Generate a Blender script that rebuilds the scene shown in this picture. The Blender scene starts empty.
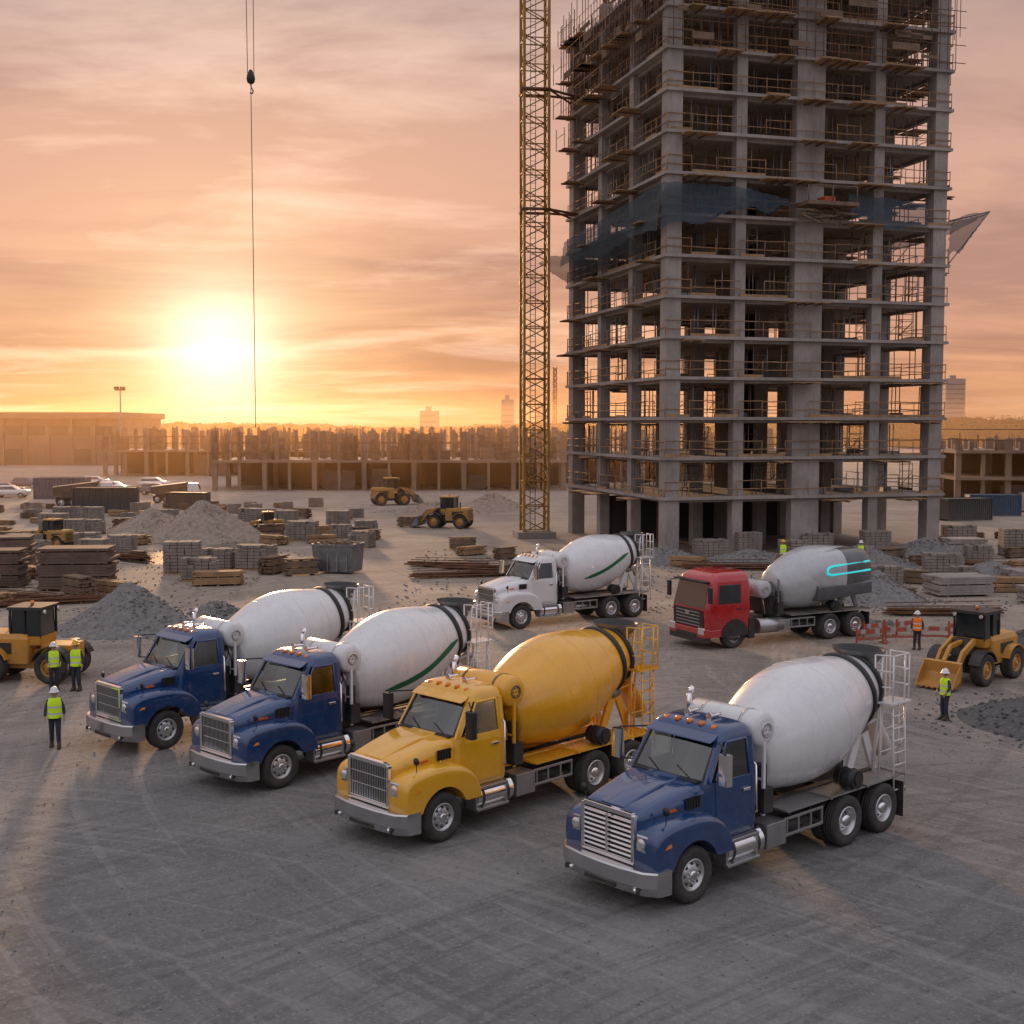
import bpy, math, random, bmesh
from mathutils import Vector, Matrix, noise
random.seed(7)
R=random.random
def U(a,b): return a+(b-a)*R()
scene=bpy.context.scene
COL=scene.collection
rad=math.radians
# ---------------------------------------------------------------- materials
def nodes(m):
    m.use_nodes=True; nt=m.node_tree; nt.nodes.clear(); return nt
def nd(nt,t,**k):
    n=nt.nodes.new(t)
    for a,b in k.items(): setattr(n,a,b)
    return n
def math_n(nt,op,a,b=None,c=None,clamp=False):
    n=nt.nodes.new('ShaderNodeMath'); n.operation=op; n.use_clamp=clamp
    for i,x in enumerate((a,b,c)):
        if x is None: continue
        if isinstance(x,(int,float)): n.inputs[i].default_value=x
        else: nt.links.new(x,n.inputs[i])
    return n.outputs[0]
def mix_n(nt,f,a,b,bt='MIX'):
    n=nt.nodes.new('ShaderNodeMix'); n.data_type='RGBA'; n.blend_type=bt; n.clamp_factor=True
    for s,x in ((n.inputs[0],f),(n.inputs[6],a),(n.inputs[7],b)):
        if isinstance(x,(int,float)): s.default_value=x
        elif isinstance(x,tuple): s.default_value=(*x[:3],1)
        else: nt.links.new(x,s)
    return n.outputs[2]
def mrange(nt,v,a,b,c=0,d=1):
    n=nt.nodes.new('ShaderNodeMapRange'); n.clamp=True
    nt.links.new(v,n.inputs[0])
    for i,x in enumerate((a,b,c,d)): n.inputs[i+1].default_value=x
    return n.outputs[0]
def pmat(name,col,rough=.6,metal=0,var=.15,scale=2.5,bump=0,bscale=25,dust=0,coat=0,emis=0,alpha=None,grime=0):
    m=bpy.data.materials.new(name); nt=nodes(m); L=nt.links.new
    out=nd(nt,'ShaderNodeOutputMaterial'); p=nd(nt,'ShaderNodeBsdfPrincipled')
    geo=nd(nt,'ShaderNodeNewGeometry')
    nz=nd(nt,'ShaderNodeTexNoise'); nz.inputs['Scale'].default_value=scale; nz.inputs['Detail'].default_value=4; nz.inputs['Roughness'].default_value=.65
    L(geo.outputs['Position'],nz.inputs['Vector'])
    f=mrange(nt,nz.outputs[0],.3,.7)
    a=tuple(max(0,c*(1-var)) for c in col); b=tuple(min(1,c*(1+var)) for c in col)
    c=mix_n(nt,f,a,b)
    if grime:
        mp=nd(nt,'ShaderNodeMapping'); mp.inputs['Scale'].default_value=(3,3,.5)
        L(geo.outputs['Position'],mp.inputs[0])
        n3=nd(nt,'ShaderNodeTexNoise'); n3.inputs['Scale'].default_value=2.2; n3.inputs['Detail'].default_value=5; n3.inputs['Roughness'].default_value=.7
        L(mp.outputs[0],n3.inputs['Vector'])
        c=mix_n(nt,mrange(nt,n3.outputs[0],.45,.85,0,grime),c,(.16,.13,.11))
    rv=mrange(nt,nz.outputs[0],.3,.7,max(.03,rough-.06),min(1,rough+.08))
    if dust:
        sx=nd(nt,'ShaderNodeSeparateXYZ'); L(geo.outputs['Position'],sx.inputs[0])
        n2=nd(nt,'ShaderNodeTexNoise'); n2.inputs['Scale'].default_value=5; n2.inputs['Detail'].default_value=5
        L(geo.outputs['Position'],n2.inputs['Vector'])
        h=mrange(nt,sx.outputs[2],.2,1.7,1,.05)
        df=math_n(nt,'MULTIPLY',math_n(nt,'MULTIPLY',h,mrange(nt,n2.outputs[0],.3,.7,.3,1)),dust)
        c=mix_n(nt,df,c,(.22,.19,.165))
        rv=math_n(nt,'MAXIMUM',rv,math_n(nt,'MULTIPLY',df,.9))
    L(c,p.inputs['Base Color']); L(rv,p.inputs['Roughness'])
    p.inputs['Metallic'].default_value=metal
    if coat: p.inputs['Coat Weight'].default_value=coat; p.inputs['Coat Roughness'].default_value=.03
    if emis:
        p.inputs['Emission Color'].default_value=(*col,1); p.inputs['Emission Strength'].default_value=emis
    if bump:
        nb=nd(nt,'ShaderNodeTexNoise'); nb.inputs['Scale'].default_value=bscale; nb.inputs['Detail'].default_value=4
        L(geo.outputs['Position'],nb.inputs['Vector'])
        bp=nd(nt,'ShaderNodeBump'); bp.inputs['Strength'].default_value=bump; bp.inputs['Distance'].default_value=.05
        L(nb.outputs[0],bp.inputs['Height']); L(bp.outputs[0],p.inputs['Normal'])
    if alpha is not None: p.inputs['Alpha'].default_value=alpha
    L(p.outputs[0],out.inputs[0]); return m
BLUE=pmat('blue_paint',(.003,.04,.14),.25,0,.12,dust=.2,coat=1)
YELL=pmat('yellow_paint',(.8,.4,.012),.27,0,.06,dust=.22,coat=1)
WHITE=pmat('white_paint',(.72,.71,.69),.33,0,.04,dust=.3,coat=.5)
RED=pmat('red_paint',(.46,.008,.01),.26,0,.08,dust=.25,coat=1)
DWHITE=pmat('white_drum_paint',(.7,.7,.69),.27,0,.03,grime=.18,coat=.7)
DYELL=pmat('yellow_drum_paint',(.8,.39,.01),.27,0,.05,grime=.16,coat=.8)
DGREY=pmat('grey_drum_paint',(.47,.48,.48),.3,.1,.06,grime=.2,coat=.4)
SHROUD=pmat('dark_shroud_paint',(.11,.115,.12),.3,.3,.2,dust=.3,coat=.4)
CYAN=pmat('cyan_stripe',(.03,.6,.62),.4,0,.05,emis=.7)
GREEN=pmat('green_stripe_paint',(.006,.13,.045),.4,0,.1)
CHROME=pmat('chrome',(.85,.85,.85),.1,1,.04,dust=.1)
ALU=pmat('aluminium',(.5,.5,.5),.32,.85,.15,dust=.35)
BUMP=pmat('bumper_metal',(.6,.6,.61),.22,.9,.08,dust=.25)
RUB=pmat('tyre_rubber',(.02,.019,.018),.8,0,.2,dust=.3,bump=.3)
RIM=pmat('rim_metal',(.65,.65,.65),.3,.75,.12,dust=.28)
FRAME=pmat('chassis_black',(.025,.025,.025),.5,.1,.25,dust=.5)
GLASS=pmat('dark_glass',(.012,.02,.022),.05,0,.2)
GLASS.node_tree.nodes['Principled BSDF'].inputs['Specular IOR Level'].default_value=1.0
CGL=bpy.data.materials.new('clear_cab_glass'); nt=nodes(CGL)
_o=nd(nt,'ShaderNodeOutputMaterial'); _t=nd(nt,'ShaderNodeBsdfTransparent'); _t.inputs[0].default_value=(.5,.58,.57,1)
_g=nd(nt,'ShaderNodeBsdfGlossy'); _g.inputs['Roughness'].default_value=.03; _g.inputs[0].default_value=(.9,.95,.95,1)
_f=nd(nt,'ShaderNodeFresnel'); _f.inputs[0].default_value=1.75; _x=nd(nt,'ShaderNodeMixShader')
nt.links.new(mrange(nt,_f.outputs[0],0,1,.08,1),_x.inputs[0]); nt.links.new(_t.outputs[0],_x.inputs[1]); nt.links.new(_g.outputs[0],_x.inputs[2]); nt.links.new(_x.outputs[0],_o.inputs[0])
INTER=pmat('cab_interior',(.045,.042,.04),.8); SEAT=pmat('seat_fabric',(.14,.13,.12),.85)
LAMP=pmat('headlight_glass',(.85,.85,.83),.08,.8,.1)
LENS=pmat('lamp_housing',(.5,.5,.5),.1,.75,.1)
AMBER=pmat('amber_lens',(.8,.22,.02),.25,0,.05)
REDL=pmat('red_lens',(.45,.02,.01),.25,0,.05)
BLACK=pmat('black_plastic',(.018,.018,.018),.45,0,.1,dust=.2)
ORNG=pmat('orange_mark',(.7,.13,.02),.5)
CONC=pmat('concrete',(.34,.3,.27),.85,0,.28,.35,bump=.2,bscale=6,grime=.65)
CONC2=pmat('dark_concrete',(.24,.215,.195),.9,0,.25,.5,grime=.4)
CONCF=pmat('raw_concrete_far',(.23,.165,.12),.9,0,.3,.2)
DARKI=pmat('painted_shade_wall',(.045,.035,.03),.9,0,.3,.2)  # wall colour with the shade of deep interiors painted in
WOOD=pmat('timber',(.33,.2,.1),.8,0,.35,1.3)
WOODD=pmat('weathered_timber',(.18,.12,.075),.85,0,.35,1.3)
RUST=pmat('rusty_steel',(.17,.08,.04),.8,.1,.4,2)
RUSTB=pmat('brown_formwork',(.15,.1,.075),.85,0,.35,1.2)
STEEL=pmat('grey_steel',(.22,.22,.22),.5,.5,.3,2)
BRICK=pmat('grey_block',(.26,.22,.185),.9,0,.3,1.2,grime=.3)
CRY=pmat('crane_yellow',(.33,.17,.03),.65,0,.25)
MACH=pmat('machine_yellow',(.55,.25,.02),.42,0,.15,dust=.35,coat=.3)
MACHD=pmat('dusty_machine_yellow',(.4,.21,.04),.65,0,.2,dust=.4)
CONT_B=pmat('container_blue',(.03,.08,.14),.6,0,.2,dust=.4)
CONT_D=pmat('container_dark',(.06,.055,.05),.6,0,.2,dust=.4)
RAIL=pmat('rail_paint',(.35,.2,.1),.7,0,.3,1)
WRED=pmat('barrier_red',(.42,.07,.03),.6,dust=.4)
BWHITE=pmat('barrier_white',(.45,.42,.4),.6,dust=.5)
SKIN=pmat('skin',(.42,.25,.17),.6); TROU=pmat('navy_work_cloth',(.03,.035,.05),.9,var=.3,scale=9,bump=.3,bscale=12)
SHIRT=pmat('dark_work_shirt',(.05,.05,.06),.9,var=.3,scale=9); VEST=pmat('hi_vis_fabric',(.5,.72,.02),.8,emis=.12,scale=9)
VESTO=pmat('orange_hi_vis_fabric',(.75,.18,.02),.8,emis=.08); REFL=pmat('reflective_tape',(.6,.6,.58),.4)
HELM=pmat('helmet_white',(.75,.75,.72),.35); HELY=pmat('helmet_yellow',(.75,.4,.03),.35); BOOT=pmat('boot_leather',(.05,.035,.025),.7)
HAIR=pmat('hair',(.02,.012,.008),.8)
GRAVEL=pmat('gravel',(.19,.178,.168),.95,0,.35,5,bump=1,bscale=9)
GRAVB=pmat('sandy_gravel',(.3,.235,.18),.95,0,.3,3,bump=1,bscale=6)
GRAVD=pmat('dark_crushed_stone',(.1,.097,.095),.95,0,.5,9,bump=1,bscale=10)
LEAF=pmat('distant_foliage',(.05,.034,.02),.95,0,.4,.05)
HAZB=pmat('distant_facade',(.35,.28,.25),.8,0,.1,.1)
FAC=pmat('hall_facade',(.2,.14,.105),.8,0,.2,.2)
NET=pmat('debris_net',(.045,.07,.09),.9,0,.3,1,alpha=.66)
WATER=pmat('puddle_water',(.1,.085,.07),.06,0,.2)
# ---------------------------------------------------------------- mesh builder
class MB:
    def __init__(s): s.v=[];s.f=[];s.m=[];s.s=[]
    def add(s,vs,fs,m=0,sm=False):
        o=len(s.v); s.v.extend([tuple(v) for v in vs])
        for f in fs: s.f.append(tuple(i+o for i in f)); s.m.append(m); s.s.append(sm)
    def box(s,x0,x1,y0,y1,z0,z1,m=0,T=None):
        v=[Vector((x,y,z)) for x in (x0,x1) for y in (y0,y1) for z in (z0,z1)]
        if T is not None: v=[T@p for p in v]
        s.add(v,[(0,1,3,2),(4,6,7,5),(0,4,5,1),(2,3,7,6),(0,2,6,4),(1,5,7,3)],m)
    def cb(s,c,d,rz=0,m=0,rx=0,ry=0):
        T=Matrix.Translation(c)@Matrix.Rotation(rz,4,'Z')@Matrix.Rotation(ry,4,'Y')@Matrix.Rotation(rx,4,'X')
        s.box(-d[0]/2,d[0]/2,-d[1]/2,d[1]/2,-d[2]/2,d[2]/2,m,T)
    def cyl(s,a,b,r,r2=None,n=12,m=0,sm=True,caps=True):
        a=Vector(a);b=Vector(b); r2=r if r2 is None else r2
        d=(b-a).normalized(); t=Vector((0,0,1)) if abs(d.z)<.9 else Vector((1,0,0))
        u=d.cross(t).normalized(); w=d.cross(u)
        A=[a+(u*math.cos(2*math.pi*i/n)+w*math.sin(2*math.pi*i/n))*r for i in range(n)]
        B=[b+(u*math.cos(2*math.pi*i/n)+w*math.sin(2*math.pi*i/n))*r2 for i in range(n)]
        s.add(A+B,[(i,(i+1)%n,n+(i+1)%n,n+i) for i in range(n)],m,sm)
        if caps: s.add(A,[tuple(range(n))],m); s.add(B,[tuple(range(n))],m)
    def tube(s,pts,r,n=6,m=0):
        for a,b in zip(pts[:-1],pts[1:]): s.cyl(a,b,r,n=n,m=m)
    def prism(s,poly,ax,lo,hi,m=0,sm=False):
        n=len(poly)
        if ax=='y': A=[(a,lo,b) for a,b in poly];B=[(a,hi,b) for a,b in poly]
        elif ax=='z': A=[(a,b,lo) for a,b in poly];B=[(a,b,hi) for a,b in poly]
        else: A=[(lo,a,b) for a,b in poly];B=[(hi,a,b) for a,b in poly]
        s.add(A+B,[(i,(i+1)%n,n+(i+1)%n,n+i) for i in range(n)]+[tuple(range(n)),tuple(range(n,2*n))],m,sm)
    def loft(s,rings,m=0,sm=True,caps=(True,True),closed=True):
        n=len(rings[0]); v=[p for r in rings for p in r]; f=[]
        k=n if closed else n-1
        for j in range(len(rings)-1):
            for i in range(k): f.append((j*n+i,j*n+(i+1)%n,(j+1)*n+(i+1)%n,(j+1)*n+i))
        s.add(v,f,m,sm)
        if caps[0]: s.add(rings[0],[tuple(range(n))],m)
        if caps[1]: s.add(rings[-1],[tuple(range(n))],m)
    def lathe(s,prof,o,d,u,w,n=32,m=0,sm=True,caps=(False,False)):
        o=Vector(o);d=Vector(d);u=Vector(u);w=Vector(w)
        s.loft([[o+d*a+(u*math.cos(2*math.pi*i/n)+w*math.sin(2*math.pi*i/n))*r for i in range(n)] for a,r in prof],m,sm,caps)
def link(o,parent=None):
    COL.objects.link(o)
    if parent is not None: o.parent=parent
    return o
def make(mb,name,mats,parent=None,loc=(0,0,0),rot=0,bevel=0,seg=2,recalc=True,auto=None):
    me=bpy.data.meshes.new(name); me.from_pydata(mb.v,[],mb.f)
    if not isinstance(mats,(list,tuple)): mats=[mats]
    for m in mats: me.materials.append(m)
    me.polygons.foreach_set('material_index',mb.m)
    me.polygons.foreach_set('use_smooth',mb.s)
    if recalc:
        bm=bmesh.new(); bm.from_mesh(me)
        bmesh.ops.remove_doubles(bm,verts=bm.verts,dist=1e-5)
        bmesh.ops.recalc_face_normals(bm,faces=bm.faces); bm.to_mesh(me); bm.free()
    if auto:
        me.polygons.foreach_set('use_smooth',[True]*len(me.polygons)); me.set_sharp_from_angle(angle=rad(auto))
    me.update()
    o=bpy.data.objects.new(name,me); o.location=loc; o.rotation_euler=(0,0,rot); link(o,parent)
    if bevel:
        b=o.modifiers.new('Bevel','BEVEL'); b.width=bevel; b.segments=seg; b.limit_method='ANGLE'; b.angle_limit=rad(38)
    return o
def root(name,loc,rot,label,cat,group=None,scale=1):
    o=bpy.data.objects.new(name,None); o.location=loc; o.rotation_euler=(0,0,rot); o.scale=(scale,)*3
    o.empty_display_size=.3; link(o); tag(o,label,cat,group); return o
def tag(o,label,cat,group=None):
    o['label']=label;o['category']=cat
    if group:o['group']=group
def struct(o): o['kind']='structure'; return o
def stuff(o): o['kind']='stuff'; return o
def clone(o,loc=None,rot=None,scale=None,parent=None,top=True):
    c=o.copy(); COL.objects.link(c)
    if not top: c.parent=parent
    if loc is not None: c.location=loc
    if rot is not None: c.rotation_euler=(0,0,rot)
    if scale is not None: c.scale=(scale,)*3 if not isinstance(scale,tuple) else scale
    for ch in list(o.children): clone(ch,parent=c,top=False)
    return c
def rr(xf,xr,hw,r,z,k=4):
    P=[]
    for cx,cy,a0 in ((xf-r,hw-r,0),(xr+r,hw-r,90),(xr+r,-hw+r,180),(xf-r,-hw+r,270)):
        for i in range(k+1):
            a=rad(a0+90*i/k); P.append((cx+r*math.cos(a),cy+r*math.sin(a),z))
    return P
def rryz(x,w,t,b,r,k=4):
    return [(x,p[0],p[1]) for p in [(q[1],q[0]) for q in rr(t,b,w,r,0,k)]]
def catmull(P,k=5):
    out=[]
    for i in range(len(P)-1):
        p0=P[max(0,i-1)];p1=P[i];p2=P[i+1];p3=P[min(len(P)-1,i+2)]
        for j in range(k):
            t=j/k
            out.append(tuple(.5*((2*b)+(-a+c)*t+(2*a-5*b+4*c-d)*t*t+(-a+3*b-3*c+d)*t**3) for a,b,c,d in zip(p0,p1,p2,p3)))
    out.append(P[-1]); return out
# ---------------------------------------------------------------- wheels
def tyre_prof(w,r,ri):
    h=w/2
    p=[(-h*.8,ri),(-h,ri+.06),(-h*1.02,r-.1),(-h*.93,r-.02)]
    k=4
    for i in range(k):
        a=-h*.85+i*(2*h*.85/k); b=a+2*h*.85/k
        p+=[(a+.004,r),(b-.02,r),(b-.016,r-.018),(b-.002,r-.018)]
    p+=[(h*.93,r-.02),(h*1.02,r-.1),(h,ri+.06),(h*.8,ri)]
    return p
WM={}
def wheel_meshes(kind,r=.53,w=.3,rim=RIM,tm=RUB):
    if kind in WM: return WM[kind]
    ax=dict(o=(0,0,0),d=(0,1,0),u=(1,0,0),w=(0,0,1)); ri=r*.56
    t=MB(); g=MB(); h=MB()
    if kind.startswith('dual'):
        for yc in (0,-.33):
            t.lathe([(a+yc,b) for a,b in tyre_prof(w*.93,r,ri)],n=40,**ax)
        e=w/2
        g.lathe([(-.48,ri),(e*.85,ri+.01),(e*.9,ri-.012),(e*.8,ri-.03),(-.02,ri-.04),(-.06,ri-.07),(-.06,.16),(-.06,.02)],n=32,**ax)
        h.lathe([(-.06,.16),(.1,.13),(.13,.1),(.13,.01)],n=20,**ax)
        by=-.055; br=ri-.1
    else:
        t.lathe(tyre_prof(w,r,ri),n=40,**ax); e=w/2
        g.lathe([(-e*.8,ri),(e*.85,ri+.01),(e*.9,ri-.012),(e*.8,ri-.03),(e*.3,ri-.04),(e*.55,ri-.09),(e*.75,.15),(e*.75,.02)],n=32,**ax)
        h.lathe([(e*.74,.09),(e*.95,.085),(e*1.05,.06),(e*1.05,.01)],n=20,**ax)
        by=e*.6; br=ri-.1
    for i in range(10):
        a=i*math.tau/10; c=Vector((math.cos(a)*.135,by+.01,math.sin(a)*.135)); h.cyl(c,c+Vector((0,.045,0)),.014,n=6)
    for i in range(8):
        a=(i+.5)*math.tau/8; c=Vector((math.cos(a)*(br+.012),by-.002,math.sin(a)*(br+.012))); g.cyl(c,c+Vector((0,.012,0)),.03,n=10,m=1)
    T=make(t,'tyre',tm); G=make(g,'rim',[rim,BLACK]); H=make(h,'wheel',CHROME if rim is RIM else rim)
    ms=(H.data,T.data,G.data)
    for o in (T,G,H): bpy.data.objects.remove(o)
    WM[kind]=ms; return ms
def wheel(parent,kind,loc,side,**k):
    H,T,G=wheel_meshes(kind,**k)
    w=bpy.data.objects.new('wheel',H); w.location=loc; w.rotation_euler=(0,R()*6,0 ) if side>0 else (0,R()*6,math.pi); link(w,parent)
    for nm,me in (('tyre',T),('rim',G)):
        link(bpy.data.objects.new(nm,me),w)
    return w
# ---------------------------------------------------------------- mixer truck
DA=rad(13); DO=Vector((-2.62,0,2.06)); DD=Vector((-math.cos(DA),0,math.sin(DA))); DU=Vector((0,1,0)); DW=Vector((math.sin(DA),0,math.cos(DA)))
_base=catmull([(.1,.72),(.5,.92),(1.0,1.09),(1.4,1.19),(1.8,1.24),(2.2,1.235),(2.7,1.145),(3.2,1.0),(3.7,.84),(4.15,.7),(4.2,.68)],4)
PROF=[(0,.05),(0,.5),(.06,.56)]+_base
def prof_r(s):
    for (a,b),(c,d) in zip(PROF[:-1],PROF[1:]):
        if a<=s<=c and c>a: return b+(d-b)*(s-a)/(c-a)
    return .7
def dpt(s,th,off=.006):
    r=prof_r(s)+off
    return DO+DD*s+(DU*math.cos(th)+DW*math.sin(th))*r
def build_truck(loc,ang,paint,drum,label,stripe=None,grille='bars',cabover=False,frame_m=WHITE,scale=1,shroud=False,group='concrete mixer trucks parked on the gravel yard'):
    T=root('concrete_mixer_truck',loc,ang,label,'concrete mixer truck',group,scale)
    P=lambda mb,n,m,**k: make(mb,n,m,parent=T,**k)
    if not cabover:
        zA,zB=2.1,2.8
        c=MB()
        c.loft([rr(*a) for a in ((-.56,-2.0,.96,.08,.95),(-.5,-2.02,1.0,.1,1.05),(-.48,-2.02,1.03,.14,1.5),(-.48,-2.02,1.03,.16,1.95),(-.5,-2.02,1.01,.18,zA))])
        c.loft([rr(*a) for a in ((-.95,-2.01,.925,.18,zB),(-.99,-2.0,.915,.2,zB+.06),(-1.05,-1.99,.89,.2,2.93),(-1.12,-1.96,.84,.2,3.0),(-1.25,-1.88,.72,.2,3.05),(-1.4,-1.8,.5,.15,3.07))])
        c.loft([rr(-1.74,-2.018,1.008,.12,zA+.001),rr(-1.74,-2.008,.924,.12,zB-.001)])
        for sy in (1,-1):
            c.loft([[(-.51,sy*.86,zA-.02),(-.51,sy*.97,zA-.02),(-.62,sy*1.005,zA-.02),(-.66,sy*.93,zA-.02)],[(-.96,sy*.78,zB+.02),(-.96,sy*.87,zB+.02),(-1.07,sy*.92,zB+.02),(-1.11,sy*.86,zB+.02)]],sm=False)
        C=P(c,'cab',paint,auto=40)
        it=MB(); it.box(-.6,-1.735,-.9,.9,zA+.002,zA+.02); it.box(-1.72,-1.736,-.88,.88,zA+.022,zB-.01); it.prism([(-.56,zA+.022),(-.62,zA+.09),(-.95,zA+.1),(-1.0,zA+.022)],'y',-.86,.86)
        for y in (.45,-.45):
            it.loft([[(a,b+y,c_) for a,b,c_ in rr(-1.42,-1.6,.24,.06,z,3)] for z in (zA+.022,2.45,2.52)],m=1)
            it.loft([[(a,b+y,c_) for a,b,c_ in rr(-1.47,-1.58,.13,.04,z,3)] for z in (2.53,2.68)],m=1)
        for k in range(14):
            a0=k*math.tau/14;a1=(k+1)*math.tau/14
            f_=lambda a:(-1.1-.08*math.sin(a)*1,.45+.21*math.cos(a),2.3+.19*math.sin(a))
            it.cyl(f_(a0),f_(a1),.016,n=5)
        it.cyl((-.95,.45,2.15),(-1.1,.45,2.3),.03,n=6)
        make(it,'cab_interior',[INTER,SEAT],parent=C)
        h=MB()
        h.loft([rryz(*a) for a in ((-.7,.95,2.1,1.0,.2,6),(-.45,.95,2.1,1.0,.24,6),(-.1,.92,2.06,1.0,.26,6),(.25,.88,1.99,1.0,.26,6),(.6,.83,1.91,1.0,.24,6),(.85,.78,1.84,1.0,.2,6),(.99,.74,1.78,1.0,.15,6),(1.03,.7,1.73,1.02,.1,6))])
        h.loft([rryz(*a) for a in ((-.5,.4,2.135,1.9,.04,4),(.1,.37,2.075,1.9,.04,4),(.6,.34,1.95,1.7,.04,4),(.98,.3,1.81,1.6,.04,4))])
        P(h,'hood',paint,auto=30)
        for sy in (1,-1):
            hs=MB(); hs.box(-.4,.0,sy*.935,sy*.945,1.7,1.92)
            for k in range(5): hs.cb((-.36+k*.075,sy*.94,1.81),(.03,.04,.22))
            P(hs,'hood_vent',BLACK)
        cowl=MB(); cowl.box(-.62,-.42,-.82,.82,2.085,2.125); P(cowl,'cowl',BLACK,bevel=.015)
        arch=[(.66*math.cos(rad(a)),.53+.66*math.sin(rad(a))) for a in range(156,12,-8)]
        outer=catmull([(1.06,.74),(1.1,.95),(1.1,1.2),(1.06,1.42),(.92,1.55),(.6,1.63),(.15,1.66),(-.25,1.64),(-.62,1.54),(-.88,1.34),(-1.02,1.06),(-1.06,.78)],4)
        inner=[(-.66,.78)]+arch+[(.68,.74)]
        for sy in (1,-1):
            f=MB(); sl=[]
            for q in range(13):
                t=q/12*math.pi/2; e=.62; y=.6+.6*math.sin(t)**e; ct=math.cos(t) if q<12 else 0; kz=.74+.26*ct**e; kx=.9+.1*ct**e
                sl.append([(px*(kx if px>0 else 1),sy*y,.74+(pz-.74)*(kz if pz>.8 else 1)) for px,pz in outer]+[(px,sy*min(y,1.195),pz) for px,pz in inner])
            f.loft(sl); P(f,'fender',paint,auto=35)
            l=MB(); A=[(1.1,.73,1.16),(1.08,.73,1.44),(1.05,.93,1.43),(.97,1.09,1.35),(.86,1.17,1.29),(.9,1.18,1.19),(1.0,1.1,1.14),(1.07,.95,1.12)]
            l.loft([[(a-.08,sy*(b_-.03),c_) for a,b_,c_ in A],[(a+.015,sy*b_,c_) for a,b_,c_ in A],[(a+.028,sy*(.95+(b_-.95)*.93),1.27+(c_-1.27)*.86) for a,b_,c_ in A]],m=0)
            l.lathe([(0,.1),(.03,.095),(.045,.06),(.05,.005)],(1.09,sy*.84,1.28),(1,sy*.15,0),(0,1,0),(0,0,1),n=18,m=1)
            l.lathe([(0,.075),(.03,.07),(.045,.04),(.05,.005)],(1.03,sy*1.02,1.25),(.9,sy*.4,0),(0,1,0),(0,0,1),n=16,m=1)
            P(l,'headlight',[LENS,LAMP],auto=25)
            l=MB(); l.loft([[(.84,sy*1.15,1.2),(.82,sy*1.14,1.27),(.68,sy*1.17,1.28),(.68,sy*1.18,1.21)],[(.85,sy*1.2,1.2),(.83,sy*1.19,1.265),(.69,sy*1.215,1.275),(.69,sy*1.215,1.215)]],sm=False)
            P(l,'turn_signal',AMBER)
        g=MB()
        gx=1.04
        g.box(gx-.02,gx+.02,-.6,.6,.86,1.75,1)
        for y0,y1,z0,z1 in ((-.68,-.6,.88,1.75),(.6,.68,.88,1.75),(-.62,.62,1.7,1.79),(-.66,.66,.85,.94)): g.box(gx-.02,gx+.085,y0,y1,z0,z1,0)
        if grille=='slats':
            for i in range(8): g.cb((gx+.055,0,1.0+i*.09),(.055,1.2,.034),m=0,ry=.6)
            g.cb((gx+.09,0,1.3),(.03,.05,.74),m=0)
        else:
            for i in range(21): g.box(gx+.02,gx+.05,-.57+i*.057-.008,-.57+i*.057+.008,.94,1.7,0)
            for z in (1.2,1.45): g.box(gx+.015,gx+.04,-.6,.6,z-.01,z+.01,0)
        P(g,'grille',[CHROME,BLACK],bevel=.008)
        b=MB()
        pl=[(.86,-1.25),(1.06,-1.22),(1.22,-1.0),(1.3,-.5),(1.32,0),(1.3,.5),(1.22,1.0),(1.06,1.22),(.86,1.25),(.72,1.25),(.72,1.2),(1.0,1.12),(1.1,0),(1.0,-1.12),(.72,-1.2),(.72,-1.25)]
        rings=[]
        for z,k in ((.38,-.05),(.4,-.03),(.52,.0),(.54,.02),(.8,.02),(.83,-.01)): rings.append([(x+(k if i in range(0,9) else 0),y,z) for i,(x,y) in enumerate(pl)])
        b.loft(rings)
        bo=P(b,'bumper',BUMP,auto=28)
        b=MB(); b.cb((1.3,0,.46),(.03,.8,.08)); make(b,'bumper_vent',BLACK,parent=bo,bevel=.01)
        for s in (1,-1):
            b=MB(); b.cb((1.225,s*.84,.465),(.03,.26,.1),rz=-s*.35); make(b,'bumper_vent',BLACK,parent=bo,bevel=.01)
            b=MB(); b.lathe([(0,.045),(.02,.04),(.03,.005)],(1.245,s*.82,.465),(1,s*.4,0),(0,1,0),(0,0,1),n=12); make(b,'fog_light',LAMP,parent=bo)
        w=MB()
        def ws(y,z,o):
            t=(z-zA)/(zB-zA); return (-.485-.46*t+o-.05*(abs(y)/.85)**2,y,z)
        n=12; g0=[]
        for i in range(n+1):
            y=-1+2*i/n
            g0.append([ws(y*.87,zA+.0,.01),ws(y*.8,zB+.02,.01)])
        vs=[p for q in g0 for p in q]; w.add(vs,[(2*i,2*i+2,2*i+3,2*i+1) for i in range(n)],0,True)
        for i in range(n):
            for zq in (zA+.02,zB+.0):
                ya=(-1+2*i/n)*(.87 if zq<2.5 else .8); yb=(-1+2*(i+1)/n)*(.87 if zq<2.5 else .8)
                w.tube([ws(ya,zq,.015),ws(yb,zq,.015)],.022,m=1)
        for s in (1,-1): w.tube([ws(s*.87,zA,.015),ws(s*.8,zB,.015)],.025,m=1)
        for s in (.6,-.15):
            a=ws(s,zA+.03,.04); b_=ws(s-.42,zA+.2,.035); w.tube([a,b_],.01,m=1)
        P(w,'windshield',[CGL,BLACK],recalc=False)
        v=MB(); v.loft([[(-.93,-.84,2.84),(-.93,.84,2.84),(-1.05,.82,2.92),(-1.05,-.82,2.92)],[(-.8,-.82,2.785),(-.8,.82,2.785),(-.82,.82,2.81),(-.82,-.82,2.81)]],sm=False)
        P(v,'sun_visor',paint,bevel=.01)
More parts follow.
